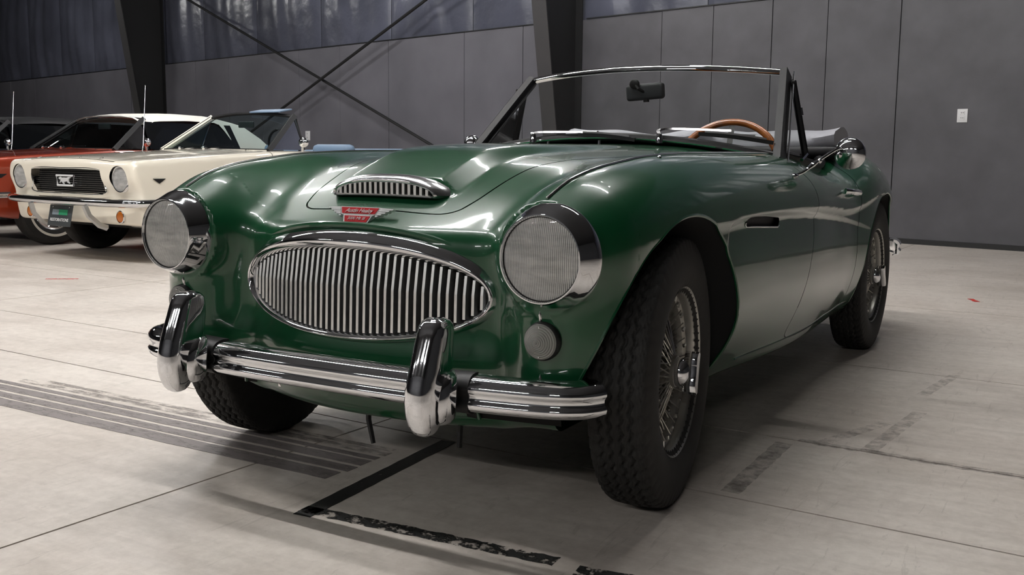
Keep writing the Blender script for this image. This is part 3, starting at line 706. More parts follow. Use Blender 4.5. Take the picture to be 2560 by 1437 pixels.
def add_lens_brightness(m, frac, freq, dist):  # mixes banded white into the clear lens, standing for light it refracts
    nt = m.node_tree; L = nt.links; out = [n for n in nt.nodes if n.type == 'OUTPUT_MATERIAL'][0]; src = out.inputs[0].links[0].from_socket
    tc = nt.nodes.new('ShaderNodeTexCoord'); sp = nt.nodes.new('ShaderNodeSeparateXYZ'); L.new(tc.outputs['Object'], sp.inputs[0])
    mu = nt.nodes.new('ShaderNodeMath'); mu.operation = 'MULTIPLY'; mu.inputs[1].default_value = freq; L.new(sp.outputs[0], mu.inputs[0]); sn = nt.nodes.new('ShaderNodeMath'); sn.operation = 'SINE'; L.new(mu.outputs[0], sn.inputs[0])
    mp = nt.nodes.new('ShaderNodeMapping'); mp.inputs['Scale'].default_value = (13, 13, 46); L.new(tc.outputs['Object'], mp.inputs['Vector'])
    bn = nt.nodes.new('ShaderNodeTexNoise'); bn.inputs['Scale'].default_value = 1.0; bn.inputs['Detail'].default_value = 3; bn.inputs['Roughness'].default_value = .6; L.new(mp.outputs[0], bn.inputs['Vector'])
    ck = nt.nodes.new('ShaderNodeMapRange'); ck.inputs[1].default_value = .36; ck.inputs[2].default_value = .62; L.new(bn.outputs[0], ck.inputs[0])
    nz = nt.nodes.new('ShaderNodeTexNoise'); nz.inputs['Scale'].default_value = 38; nz.inputs['Detail'].default_value = 2; L.new(tc.outputs['Object'], nz.inputs['Vector'])
    n8 = nt.nodes.new('ShaderNodeMath'); n8.operation = 'MULTIPLY'; n8.inputs[1].default_value = 2.0; L.new(nz.outputs[0], n8.inputs[0])
    a1 = nt.nodes.new('ShaderNodeMath'); a1.operation = 'ADD'; L.new(sn.outputs[0], a1.inputs[0]); L.new(ck.outputs[0], a1.inputs[1]); a2 = nt.nodes.new('ShaderNodeMath'); a2.operation = 'ADD'; L.new(a1.outputs[0], a2.inputs[0]); L.new(n8.outputs[0], a2.inputs[1])
    bp = nt.nodes.new('ShaderNodeBump'); bp.inputs['Strength'].default_value = 1; bp.inputs['Distance'].default_value = dist; L.new(a2.outputs[0], bp.inputs['Height'])
    g = nt.nodes.new('ShaderNodeBsdfGlossy'); g.inputs['Roughness'].default_value = .16; g.inputs[0].default_value = (.95, .95, .93, 1); L.new(bp.outputs[0], g.inputs['Normal'])
    d = nt.nodes.new('ShaderNodeBsdfDiffuse'); d.inputs[0].default_value = (.92, .91, .88, 1); L.new(bp.outputs[0], d.inputs['Normal'])
    m1 = nt.nodes.new('ShaderNodeMixShader'); m1.inputs[0].default_value = .22; L.new(d.outputs[0], m1.inputs[1]); L.new(g.outputs[0], m1.inputs[2])
    m2 = nt.nodes.new('ShaderNodeMixShader'); mr = nt.nodes.new('ShaderNodeMapRange'); mr.inputs[1].default_value = -1.0; mr.inputs[2].default_value = 2.0; mr.inputs[3].default_value = frac*.8; mr.inputs[4].default_value = min(1, frac*2.6); L.new(a1.outputs[0], mr.inputs[0]); L.new(mr.outputs[0], m2.inputs[0]); L.new(src, m2.inputs[1]); L.new(m1.outputs[0], m2.inputs[2]); L.new(m2.outputs[0], out.inputs[0])
add_lens_brightness(M_lens, .36, 1500.0, .0013)
M_refl = mat('headlight_reflector', (.92, .91, .88), .12, 1.0)
M_flute = fluted_metal('fluted_reflector', (.96, .95, .93), .14, 1500.0, .0026); _set(M_flute.node_tree.nodes['Principled BSDF'], 'Metallic', .45)
M_ind = glass_lens('clear_indicator_plastic', (.97, .96, .95), flute=1500, wave='R', dist=.0007, rough=.12, milk=.42, milkcol=(.62, .60, .57))
for s in (1, -1):
    hl = MB().lathe([(.100,-.388),(.1125,-.394),(.1138,-.402),(.1110,-.412),(.1030,-.430),(.0965,-.444),(.0935,-.4525),(.0915,-.4560),(.0895,-.4562),(.0880,-.4535),(.0872,-.4495),(.0850,-.4475)], 72, 'y').obj('headlight', M_chrome, CAR, auto=50)
    hl.location = (s*.535, 0, .627); hl.rotation_euler = (0, 0, s*.03)
    r = np.linspace(.0862, 0, 22); MB().lathe(np.stack([r, -.4475-.0135*(1-(r/.0862)**2)], 1), 72, 'y').lathe(np.stack([r, -.4455-.0125*(1-(r/.0862)**2)], 1), 72, 'y').obj('headlight_lens', M_lens, hl, auto=180)
    r = np.linspace(.0860, .0, 20); MB().lathe(np.stack([r, -.4430+.052*(1-(r/.086)**2)], 1), 64, 'y').obj('reflector', M_flute, hl, auto=180)
    MB().rbox((0, -.425, .0), (.046, .010, .012), .004, 2).obj('bulb_shield', M_chrome2, hl)
    ri = MB().lathe([(.0842, -.4468), (.0866, -.4492), (.0884, -.4520), (.0890, -.4500), (.0875, -.4455)], 60, 'y').obj('rubber_ring', M_black, hl)
    MB().ball((0, -.4035, .1055), (.004, .003, .004), 10, 6).obj('rim_screw', M_chrome, hl)
    iy = surf_y(.538, .452)
    il = MB().lathe([(.0405, .004), (.0415, -.004), (.040, -.012), (.0375, -.014)], 40, 'y').obj('indicator_lamp', M_black, CAR, auto=50)
    il.location = (s*.538, iy, .452)
    r = np.linspace(.0375, 0, 20); MB().lathe(np.concatenate([[(.0378, -.006)], np.stack([r, -.016-.019*(1-(r/.0375)**1.6)], 1)]), 40, 'y').obj('indicator_lens', M_ind, il, auto=180)
    MB().lathe([(.036, -.004), (.030, .002), (.006, .010)], 30, 'y').obj('reflector', M_refl, il)
    for a in (PI/2, -PI/2): MB().ball((.031*math.cos(a), -.0215, .031*math.sin(a)), (.0026, .002, .0026), 8, 5).obj('lens_screw', M_chrome2, il)

# ------------------------------------------------------------------ front bumper and overriders
bp_half = [(0,-.528),(.18,-.526),(.34,-.516),(.48,-.498),(.585,-.474),(.640,-.444),(.664,-.416),(.674,-.392)]
bpath = catmull([(-x, y, .335) for x, y in bp_half[::-1][:-1]]+[(x, y, .335) for x, y in bp_half], 8)
sec = [(-.050,.040),(-.034,.0415),(-.022,.040),(-.012,.0365),(-.004,.030),(.001,.0235),(.0035,.0170),(.0035,.0125),(.0005,.0085),(-.003,.003),(-.0035,-.004),(-.0005,-.0095),(.0035,-.0125),(.0045,-.0175),(.0025,-.0245),(-.004,-.031),(-.014,-.035),(-.030,-.037),(-.030,-.034),(-.010,-.029),(-.009,.018),(-.034,.036),(-.050,.037)]
BMP = MB().sweep(bpath, A(sec)*A([1, 1.0])).obj('front_bumper', M_chrome, CAR, auto=60)
M_over = M_chrome
def superloft(rows, n=28, p=2.6):
    out = []
    t = np.linspace(0, 2*PI, n, endpoint=False)
    for z, yf, w_, d_ in rows:
        cx_, sx_ = np.cos(t), np.sin(t)
        x = w_*np.sign(cx_)*np.abs(cx_)**(2/p); y = yf+d_/2-d_/2*np.sign(sx_)*np.abs(sx_)**(2/p)
        out.append(np.stack([x, y, np.full(n, z)], 1))
    return A(out)
for s in (1, -1):
    rows = [(.2655,-.600,.003,.006),(.267,-.607,.012,.022),(.271,-.614,.020,.036),(.279,-.622,.0262,.052),(.292,-.630,.0305,.070),(.312,-.637,.0330,.088),(.340,-.640,.0345,.100),(.365,-.638,.0350,.112),(.390,-.631,.0345,.112),(.420,-.620,.0330,.106),(.450,-.608,.0320,.098),(.475,-.598,.0312,.088),(.490,-.590,.0295,.076),(.499,-.581,.0250,.058),(.504,-.571,.0170,.036),(.506,-.561,.004,.010)]
    z = A([r[0] for r in rows]); zi = np.concatenate([np.linspace(z[i], z[i+1], 4)[:-1] for i in range(len(z)-1)]+[[z[-1]]])
    rr = [tuple([q]+[float(np.interp(q, z, [r[k] for r in rows])) for k in (1, 2, 3)]) for q in zi]
    ov = MB().grid(superloft(rr), wrap_v=True).obj('overrider', M_over, BMP, auto=180)
    ov.location = (s*.363, 0, 0)
    c = superloft([(.283,-.575,.018,.05),(.287,-.588,.033,.065),(.298,-.598,.043,.078),(.318,-.604,.0475,.086),(.340,-.605,.0480,.088),(.362,-.600,.0470,.086),(.381,-.590,.043,.078),(.393,-.577,.034,.062),(.398,-.562,.018,.03)], 28, 2.2)
    MB().grid(c, wrap_v=True).obj('overrider_collar', M_over, ov, auto=180)
    MB().sweep(bpath[np.abs(bpath[:, 0]-s*.363) < .0535]-A([s*.363, 0, 0]), A(sec)*A([1.04, 1.10])+A([.002, 0])).obj('overrider_gasket', M_black, ov, auto=60)
    MB().box((s*.363, -.46, .335), (.035, .09, .05)).obj('bumper_bracket', M_dark, BMP, smooth=False)
# tow eyes and brackets hanging under the nose
tb = MB().tube([(-.015, -.30, .24), (-.012, -.305, .18), (.010, -.315, .125)], [.008, .007, .006], 6); tb.obj('tow_hook', M_black, CAR)
MB().box((-.262, -.34, .265), (.022, .012, .05)).obj('tow_hook', M_chrome2, CAR, smooth=False)
MB().tube([(.262, -.30, .25), (.258, -.30, .205), (.255, -.30, .15)], .007, 6).obj('tow_hook', M_black, CAR)

# ------------------------------------------------------------------ wire wheels
M_tyre = mat('tyre_rubber', lin(33, 32, 31), .72, bump=(140, .2, .001), noise=(30, .15, 4))
M_rim = mat('painted_rim_silver', (.42, .41, .38), .35, .85)
M_spoke = mat('spoke_metal', (.50, .48, .44), .3, .9)
def tyre_mesh(R=.3265, half=.062, nth=360, tread=True):
    prof = []
    # inner bead -> sidewall -> shoulder -> tread -> back (lateral, radius)
    side = [(.052,.192),(.060,.200),(.068,.216),(.0735,.238),(.0755,.258),(.0740,.276),(.0715,.290),(.0690,.3005),(.0665,.3100),(.0640,.3165)]
    tr = [(t, R-.0050*(t/half)**2-.004*max(0, abs(t)/half-.8)**2*25) for t in np.linspace(.0615, -.0615, 84)]
    prof = A(side+tr+[(-a, b) for a, b in side[::-1]])
    m = len(prof); th = np.linspace(0, 2*PI, nth, endpoint=False)
    lat = np.tile(prof[:, 0], (nth, 1)); rad = np.tile(prof[:, 1], (nth, 1)); TH = np.tile(th[:, None], (1, m)); arcl = TH*R
    if tread:
        P_ = .0340; npitch = round(2*PI*R/P_); u = TH/(2*PI)*npitch; zig = np.abs((u % 1)-.5)*4-1
        cut_ = np.zeros_like(rad); isT = np.abs(lat) < .0625
        for c0, amp in ((-.0345, .0052), (-.0125, .0048), (.0125, -.0048), (.0345, -.0052)):
            d = np.abs(lat-(c0+amp*zig)); cut_ = np.maximum(cut_, np.clip((.0036-d)/.0014, 0, 1)*.0080)
        # shoulder blocks: chevron cross slots
        for s in (1, -1):
            ls = s*lat; v = (u*1.0+.55*np.abs((ls-.046)/.02)) % 1.0
            slot = np.clip((.085-np.abs(v-.5))/.05, 0, 1)*np.clip((ls-.0395)/.003, 0, 1); cut_ = np.maximum(cut_, slot*.0050)
            v2 = (u*3+1.4*np.abs((ls-.048)/.02)) % 1.0; cut_ = np.maximum(cut_, np.clip((.12-np.abs(v2-.5))/.06, 0, 1)*np.clip((ls-.041)/.003, 0, 1)*.0014)
        # sipes in the centre ribs
        for c0 in (-.0235, 0, .0235):
            v = (u*2+.9*np.sin((lat-c0)/.009*2.2)) % 1.0; inn = np.clip((.0070-np.abs(lat-c0))/.002, 0, 1); cut_ = np.maximum(cut_, np.clip((.10-np.abs(v-.5))/.05, 0, 1)*inn*.0016)
        rad = rad-cut_*isT
        # serrated shoulder edge and raised sidewall ring
        out = (np.abs(lat) > .063) & (prof[None, :, 1] > .30); rad = rad-out*.0042*np.clip((.22-np.abs(((u+.25) % 1)-.5))/.08, 0, 1)
        ring = np.exp(-((prof[None, :, 1]-.268)/.006)**2)*(np.abs(lat) > .07); lat = lat+np.sign(lat)*.0016*ring
    V = np.stack([lat, rad*np.cos(TH), rad*np.sin(TH)], -1).reshape(-1, 3)
    i = np.arange(nth)[:, None]; k = np.arange(m-1)[None]; j = (i+1) % nth
    Q = np.stack([i*m+k, i*m+k+1, j*m+k+1, j*m+k], -1).reshape(-1, 4)
    me = mesh_np('tyre', V, Q); me.materials.append(M_tyre); return me
TYRE = tyre_mesh()
rim_me = None
def wheel(parent, loc, side):
    """side +1: outer face towards +x"""
    global _proto
    w_ = MB().lathe([(.200,.0600),(.2045,.0640),(.2055,.0605),(.2000,.0560),(.1930,.0530),(.1885,.0440),(.1880,.0300),(.1760,.0240),(.1720,.0100),(.1720,-.0100),(.1760,-.0240),(.1880,-.0300),(.1885,-.0440),(.1930,-.0530),(.2000,-.0560),(.2055,-.0605),(.2020,-.0640)], 72, 'x').obj('wheel', M_rim, parent, auto=45)
    t = bpy.data.objects.new('tyre', TYRE); link(t, w_)
    sp = MB()
    for k in range(24):
        a = 2*PI*k/24
        for (xh, rh, da, xr, off) in ((.046, .034, .42, -.004, 0.0), (-.030, .046, -.38, .012, .13)):
            for sg_ in (1, -1):
                aa = a+off+(sg_*.03); b_ = aa+sg_*da
                sp.tube([(xh, rh*math.cos(aa), rh*math.sin(aa)), (xr, .1735*math.cos(b_), .1735*math.sin(b_))], .0019, 4, caps=False)
    for k in range(24):
        a = 2*PI*(k+.5)/24
        sp.tube([(-.028, .046*math.cos(a), .046*math.sin(a)), (.030, .178*math.cos(a+.12), .178*math.sin(a+.12))], .0019, 4, caps=False)
    so = sp.obj('wire_spokes', M_spoke, w_); so['kind'] = 'stuff'
    ni = MB()
    for k in range(48):
        a = 2*PI*k/48; x_ = .012 if k % 2 else -.004
        ni.tube([(x_, .1725*math.cos(a), .1725*math.sin(a)), (x_, .161*math.cos(a), .161*math.sin(a))], .0034, 5)
    for k in range(24):
        a = 2*PI*(k+.5)/24; ni.tube([(.030, .186*math.cos(a), .186*math.sin(a)), (.029, .1715*math.cos(a), .1715*math.sin(a))], .0034, 5)
    no = ni.obj('spoke_nipples', M_chrome2, w_); no['kind'] = 'stuff'
    MB().lathe([(.050,-.040),(.050,-.028),(.040,-.020),(.034,.0),(.034,.040),(.038,.046),(.038,.054),(.026,.058)], 32, 'x').obj('hub', M_rim, w_)
    MB().lathe([(.10,-.045),(.105,-.04),(.105,-.02),(.05,-.015)], 32, 'x').obj('brake_drum', M_dark, w_)
    # two-eared knock-off spinner
    spn = MB().lathe([(.035,.052),(.036,.062),(.034,.072),(.030,.080),(.022,.086),(.012,.090),(.0,.091)], 32, 'x')
    for e in (1, -1):
        ear = [(.0,.013),(.018,.017),(.034,.018),(.046,.013),(.051,.0),(.046,-.013),(.034,-.018),(.018,-.017),(.0,-.013)]
        c45, s45 = math.cos(1.05), math.sin(1.05); rows = []
        for xo in (.072, .078, .098, .104):
            kk = .82 if xo in (.072, .104) else 1.0
            rows.append([(xo+.10*max(0, p[0]-.03)*0.8, e*(p[0]*c45-p[1]*kk*s45), e*(p[0]*s45+p[1]*kk*c45)) for p in ear])
        spn.grid(A(rows))
        n_ = len(ear); b0 = spn.n-4*n_; spn.f += [tuple(b0+q for q in range(n_)), tuple(b0+3*n_+q for q in range(n_))]
    spn.obj('knock_off_spinner', M_chrome, w_, auto=40)
    w_.location = loc; w_.rotation_euler = (0, 0, 0 if side > 0 else PI)
    return w_
def copy_tree(o, parent):
    c = o.copy(); link(c, parent)
    for ch in o.children: copy_tree(ch, c)
    return c
STEER = .122
W0 = wheel(CAR, (.622, 0, .3255), 1); W0.rotation_euler = (.30, 0, STEER)
for loc, side, a in (((-.622, 0, .3255), -1, .1), ((.638, 2.337, .3255), 1, 1.0), ((-.638, 2.337, .3255), -1, .4)):
    c = copy_tree(W0, CAR); c.location = loc; c.rotation_euler = (a, 0, (0 if side > 0 else PI)+(STEER if loc[1] < 1 else 0))

# ------------------------------------------------------------------ windscreen
def wsp(s, t, off=0.0):
    x = s*(.605+(.527-.605)*t); y = (1-t)*(.985+.115*s*s)+t*(1.315+.105*s*s); z = (1-t)*(.905-.068*s*s)+t*(1.160-.025*s*s)
    return A([x, y-off*.62, z+off*.78])
M_glass = bpy.data.materials.new('windscreen_glass'); M_glass.use_nodes = True
_thin_glass(M_glass, (.90, .92, .91))
ss = np.linspace(-1, 1, 41)
top_ = A([wsp(s, 1.0) for s in ss]); bot_ = A([wsp(s, 0.0) for s in ss])
WS = MB().sweep(top_, [(-.014,-.010),(-.014,.006),(-.006,.012),(.004,.011),(.012,.004),(.013,-.004),(.006,-.009)]).obj('windscreen_frame', M_chrome, CAR, auto=50)
for s in (1, -1):
    pl = A([wsp(s, t) for t in np.linspace(-.06, 1.01, 14)])
    MB().sweep(pl, [(-.006,-.024),(.020,-.024),(.024,-.010),(.024,.012),(.016,.026),(-.006,.026)] if s > 0 else [(.006,-.024),(.006,.026),(-.016,.026),(-.024,.012),(-.024,-.010),(-.020,-.024)], up=(0, 1, 0)).obj('pillar', M_trim, WS, auto=50)
    MB().tube(pl+A([s*.024, -.005, 0]), .0028, 6).obj('pillar_bead', M_chrome, WS)
G = A([[wsp(s*.985, t) for t in np.linspace(0.0, .985, 16)] for s in ss])
MB().grid(G).obj('glass', M_glass, WS, auto=180)
MB().tube(bot_+A([0, .004, -.004]), .015, 8).obj('base_seal', M_black, WS)
MB().tube(bot_+A([0, -.020, -.006]), .0045, 6).obj('base_bead', M_chrome, WS)
# scuttle dash top behind the glass
dsh = MB(); rows = []
for k, (dy, dz) in enumerate(((.02, -.012), (.08, -.012), (.13, -.03), (.14, -.14))):
    rows.append(A([wsp(s*.97, 0)+A([0, dy, dz]) for s in ss]))
dsh.grid(A(rows)).obj('dashboard', M_trim, CAR)
# quarter lights
for s in (1, -1):
    a = A([s*.548, 1.415, 1.105]); b_ = A([s*.606, 1.415, .835]); c_ = A([s*.612, 1.13, .850]); d_ = A([s*.556, 1.36, 1.085])
    q = MB().tube([a, b_], .0125, 8).obj('quarter_light', M_trim, CAR)
    MB().tube([d_+A([s*.006, .01, .01]), a, ], .008, 6).obj('frame_rail', M_trim, q)
    MB().add([d_, a, b_, c_], [(0, 1, 2, 3)]).obj('glass', M_glass, q, smooth=False)
    MB().tube([a+(b_-a)*.35+A([s*.012, 0, 0]), a+(b_-a)*.45+A([s*.012, 0, 0])], .006, 6).obj('catch', M_chrome, q)
    MB().tube([b_+A([s*.004, -.07, -.008]), b_+A([s*.008, -.02, .012])], .007, 6).obj('hinge', M_chrome, q)

# ------------------------------------------------------------------ wipers
def wiper(piv, elbow, mid, b0, b1):
    pv = A(piv); w_ = MB().lathe([(.0, .020), (.008, .019), (.011, .010), (.013, -.012)], 12, 'z', piv).obj('wiper', M_chrome, CAR)
    P = catmull([pv+A([0, 0, .012]), A(elbow), A(mid)], 6)
    MB().sweep(P, [(-.007,-.003),(.007,-.003),(.006,.004),(-.006,.004)]).obj('arm', M_chrome2, w_)
    bl = catmull([A(b0), (A(b0)+A(b1))/2+A([0, -.004, .004]), A(b1)], 8)
    MB().sweep(bl, [(-.004,-.009),(.004,-.009),(.0045,.004),(-.0045,.004)]).obj('blade', M_black, w_, smooth=False)
    MB().sweep(bl[2:-2]+A([0, -.003, .006]), [(-.004,-.002),(.004,-.002),(.004,.004),(-.004,.004)]).obj('blade_backbone', M_chrome2, w_, smooth=False)
wiper((-.252, .955, .893), (-.258, 1.000, .918), (-.002, .965, .917), (-.077, .968, .911), (.144, .955, .893))
wiper((.230, .958, .892), (.231, 1.005, .927), (.440, 1.075, .922), (.341, 1.030, .914), (.573, 1.115, .885))
for x in (-.18, .02): MB().lathe([(0, .014), (.006, .012), (.007, -.01)], 10, 'z', (x, .935, surf_z(abs(x), .935))).obj('washer_jet', M_chrome, CAR)

# ------------------------------------------------------------------ mirrors
M_mir = mat('mirror_glass', (.9, .9, .9), .02, 1.0)
M_mirback = mat('mirror_housing_black', lin(66, 68, 70), .4)
rv = MB().rbox((0, 0, 0), (.158, .028, .060), .012, 4).obj('rear_view_mirror', M_mirback, CAR)
rv.location = (.025, 1.315, 1.074); rv.rotation_euler = (.08, -.05, -.10)
MB().rbox((0, .0145, 0), (.146, .003, .050), .008, 3).obj('mirror_face', M_mir, rv)
MB().tube([(-.03, -.018, .03), (-.012, -.03, .012), (0, -.010, 0)], .006, 8).obj('mirror_stem', M_black, rv)
MB().ball((-.034, -.018, .032), (.022, .008, .018), 16, 8).obj('mirror_mount', M_black, rv)
MB().box((.002, 0, -.033), (.018, .012, .010)).obj('dip_lever', M_black, rv, smooth=False)
def door_mirror(s, pts, head, r=.053):
    P = catmull(pts, 8)
    n_ = len(P); rad = np.interp(np.linspace(0, 1, n_), [0, .08, .35, .45, .55, 1], [.006, .0045, .005, .0085, .005, .0045])
    m_ = MB().tube(P, rad, 8).obj('door_mirror', M_chrome, CAR)
    MB().ball(pts[0], (.014, .022, .008), 14, 8).obj('mirror_foot', M_chrome, m_)
    MB().ball(tuple(A(pts[-2])*.5+A(pts[1])*.5), .0085, 10, 8).obj('swivel', M_chrome, m_)
    t = np.linspace(0, PI/2, 10); h = MB().lathe(np.concatenate([np.stack([r*np.sin(t), -.034*np.cos(t)], 1), [(r*1.0, .006), (r*.96, .009)]]), 36, 'y').obj('mirror_head', M_chrome, m_, auto=60)
    h.location = head; h.rotation_euler = (.05, 0, -s*.22)
    MB().lathe([(r*.96, .0085), (0, .0085)], 36, 'y').obj('mirror_face', M_mir, h)
    MB().ball((-.022*s, -.030, -.004), .011, 12, 8).obj('head_joint', M_chrome, h)
door_mirror(1, [(.690, .945, .779), (.708, .985, .790), (.730, 1.050, .820), (.768, 1.140, .860), (.782, 1.175, .866)], (.800, 1.215, .850))
door_mirror(-1, [(-.690, 1.10, .785), (-.705, 1.15, .80), (-.725, 1.23, .845), (-.74, 1.29, .872), (-.745, 1.30, .876)], (-.752, 1.33, .880), .036)

# ------------------------------------------------------------------ steering wheel, seats, folded hood
M_wood = mat('polished_wood', lin(150, 86, 36), .30, coat=.6, noise=(26, .35, 6))
M_leather = mat('black_leather', lin(26, 25, 26), .45, bump=(70, .2, .002))
stw = MB(); a = np.linspace(0, 2*PI, 64, endpoint=False)
stw.sweep(np.stack([.2*np.cos(a), .2*np.sin(a), 0*a], 1), [(.0135*math.cos(t), .0105*math.sin(t)) for t in np.linspace(0, 2*PI, 12, endpoint=False)], closed=True)
sw_o = stw.obj('steering_wheel', M_wood, CAR); sw_o.location = (.300, 1.433, .785); sw_o.rotation_euler = (PI/2-.436, 0, 0)
for k in range(3):
    an = PI/2+k*2*PI/3; MB().sweep([(.03*math.cos(an), .03*math.sin(an), -.012), (.11*math.cos(an), .11*math.sin(an), -.008), (.195*math.cos(an), .195*math.sin(an), 0)], [(-.011,-.0012),(.011,-.0012),(.011,.0012),(-.011,.0012)]).obj('spoke', M_chrome2, sw_o, smooth=False)
MB().lathe([(0, .012), (.03, .008), (.036, -.004), (.03, -.02)], 24, 'z').obj('horn_boss', M_black, sw_o)
M_rivet = mat('rim_rivet', lin(202, 130, 60), .3, coat=.4); rv_ = MB()
for k in range(28):
    an = 2*PI*k/28; rv_.ball((.2*math.cos(an), .2*math.sin(an), -.0098), (.0042, .0042, .002), 8, 4)
rv_.obj('rim_rivets', M_rivet, sw_o)
MB().tube([(.30, 1.37, .755), (.30, 1.08, .62)], .02, 10).obj('steering_column', M_black, CAR)
for s in (1, -1):
    st = MB().rbox((s*.29, 1.56, .42), (.44, .46, .14), .05, 3).obj('seat', M_leather, CAR)
    MB().rbox((s*.29, 1.80, .60), (.42, .11, .40), .05, 3, [[1, 0, 0], [0, .97, .24], [0, -.24, .97]]).obj('backrest', M_leather, st)
M_hood = mat('grey_hood_vinyl', lin(150, 150, 156), .50, noise=(5, .12, 6), bump=(14, .5, .012))
nx, nt_ = 46, 22; Vh = np.zeros((nx, nt_, 3))
for i in range(nx):
    x = -.60+1.2*i/(nx-1); e = abs(x)/.60; yc = 2.10-.10*e*e; zt = .945+.014*e**4+.005*math.sin(9*x+1); sag = .006*math.sin(17*x+2)
    for j in range(nt_):
        t = 2*PI*j/nt_; cx_, sx_ = math.cos(t), math.sin(t); hw = .155-.03*e; hh = .052
        wob = 1+.05*math.sin(5*t+11*x)+.04*math.sin(3*t-23*x)
        Vh[i, j] = (x, yc+hw*np.sign(cx_)*abs(cx_)**.8*wob, zt-hh+hh*np.sign(sx_)*abs(sx_)**.75*wob+sag)
hd = MB().grid(Vh, wrap_v=True); hd.f += [tuple(range(nt_)), tuple((nx-1)*nt_+q for q in range(nt_))]
FH = hd.obj('folded_hood', M_hood, CAR, auto=50); FH['label'] = 'grey vinyl folded hood bundle behind the seats'
hs = MB().tube([(.10, 1.96, .93), (.36, 1.955, .92), (.58, 1.93, .88)], .006, 6).obj('hood_seam', M_black, FH)
MB().rbox((.42, 1.90, .855), (.40, .10, .05), .02, 3).obj('hood_well', M_trim, CAR)
# door handles
for s, d_ in zip((1, -1), DOORS):
    y0, y1, z0 = 1.64, 1.80, .712
    x0, x1 = surf_x(y0, z0), surf_x(y1, z0-.012)
    P = catmull([(s*(x0+.004), y0, z0), (s*(x0+.024), y0+.02, z0-.002), (s*(x0+.030), (y0+y1)/2, z0-.006), (s*(x1+.022), y1-.02, z0-.010), (s*(x1+.016), y1+.01, z0-.012)], 6)
    h_ = MB().tube(P, np.interp(np.linspace(0, 1, len(P)), [0, .2, .6, 1], [.012, .010, .013, .008]), 8).obj('door_handle', M_chrome, d_)
    MB().ball((s*(x0+.004), y0, z0), (.010, .020, .014), 12, 8).obj('handle_base', M_chrome, h_) if False else None
    for yy, xx, zz in ((y0, x0, z0), (y1, x1, z0-.012)): pass
# screw on the wing, rear bumper
MB().ball((_xf(.1)+.02, .10, surf_z(float(_xf(.1))+.02, .10)+.001), (.006, .006, .004), 10, 6).obj('wing_stud', M_chrome, CAR)
rb = catmull([(-.70, 2.93, .40), (-.66, 3.10, .40), (-.45, 3.20, .40), (0, 3.23, .40), (.45, 3.20, .40), (.66, 3.10, .40), (.70, 2.93, .40)], 8)
RB = MB().sweep(rb[::-1], sec).obj('rear_bumper', M_chrome, CAR, auto=60)
for s in (1, -1):
    o_ = MB().grid(superloft([(.35, 3.20, .01, .02), (.36, 3.19, .03, .06), (.42, 3.18, .036, .09), (.50, 3.19, .03, .07), (.53, 3.20, .01, .02)]), wrap_v=True).obj('overrider', M_chrome, RB, auto=180); o_.location = (s*.42, .03, 0)
# sill strip catching the light under the door
for s in (1, -1):
    P = [(s*(surf_x(y, .262)-.002), y, .258) for y in np.linspace(.55, 1.92, 24)]; MB().tube(P, .003, 5).obj('sill_strip', M_paint, SHELL)
# ------------------------------------------------------------------ parked pony-car convertibles on the left
# local frame as above: front axle at y = 0, nose towards -y, car's left at +x
_mz = spline([-.95,-.76,-.70,-.5,-.2,.2,.55,.8,1.2,2.0,2.8,3.3,3.6,3.8], [.70,.752,.766,.786,.805,.828,.846,.852,.852,.850,.850,.825,.78,.70])
def must_f(X, Y, Z):
    X = np.abs(X)
    # side: shoulder edge, cove under the crease, tuck-under at the sill
    cre = .60-.025*(Y-.2)*0
    side = .858-.25*np.maximum(Z-cre, 0)**1.5-.9*np.maximum(.36-Z, 0)**1.5-.020*sstep(-.05, .22, Y)*(1-sstep(2.0, 2.3, Y))*np.exp(-((Z-.50)/.075)**2)
    side = side-.05*sstep(-.35, -.80, -0*Y+Y)*0-.10*np.maximum(-.42-Y, 0)**1.4-.10*np.maximum(Y-2.6, 0)**2
    top = Z-(_mz(Y)+.018*(1-(X/.62)**2)*(X < .62)-.022*sstep(.60, .70, X)*0-.06*np.maximum(X-.70, 0))
    lip = .045*sstep(.50, .66, Z)*(1-sstep(.74, .80, Z)*0)
    front = -.690-lip+.10*X**2*0+.045*X**2-Y+.16*np.maximum(.46-Z, 0)
    rear = Y-3.62+.05*X**2+.15*np.abs(Z-.6)
    low = .245+.05*(1-sstep(-.7, -.3, Y))
    d = smax(smax(top, X-side, .05), smax(front, rear, .01), .045)
    return smax(d, low-Z, .03)
MV, MQ = surface_nets(must_f, (-.042, -.90, .20), (.91, 3.75, .91), .014)
MV = relax(project(must_f, MV, 4), MQ, must_f, 1); MT = tris(MQ); MV, MT = clip(MV, MT, -MV[:, 0]); MV[MV[:, 0] < 1e-5, 0] = 0
def m_arch(V): return np.minimum(np.hypot(V[:, 1], V[:, 2]-.315)-.355, np.hypot(V[:, 1]-2.743, V[:, 2]-.315)-.345)
def m_nose(V): return np.where(V[:, 1] < -.5, poly_sdf(A([(-.1,.522),(.455,.522),(.475,.60),(.455,.700),(-.1,.706)]), V[:, 0], V[:, 2]), 1.0)
def m_slot(V): return np.where(V[:, 1] < -.5, poly_sdf(A([(-.1,.462),(.44,.462),(.46,.475),(.44,.488),(-.1,.488)]), V[:, 0], V[:, 2]), 1.0)
def m_lamp(V): return np.where(V[:, 1] < -.4, np.hypot(V[:, 0]-.661, V[:, 2]-.634)-.098, 1.0)
mcock = catmull([(0,.80),(.40,.83),(.58,.95),(.64,1.2),(.66,1.8),(.64,2.35),(.55,2.50),(0,2.52)], 6); mcock_p = np.concatenate([mcock, (mcock*A([-1, 1]))[::-1][1:-1]])
V, T = clip(MV, MT, np.where(MV[:, 0] > .5, -m_arch(MV), -1.0))
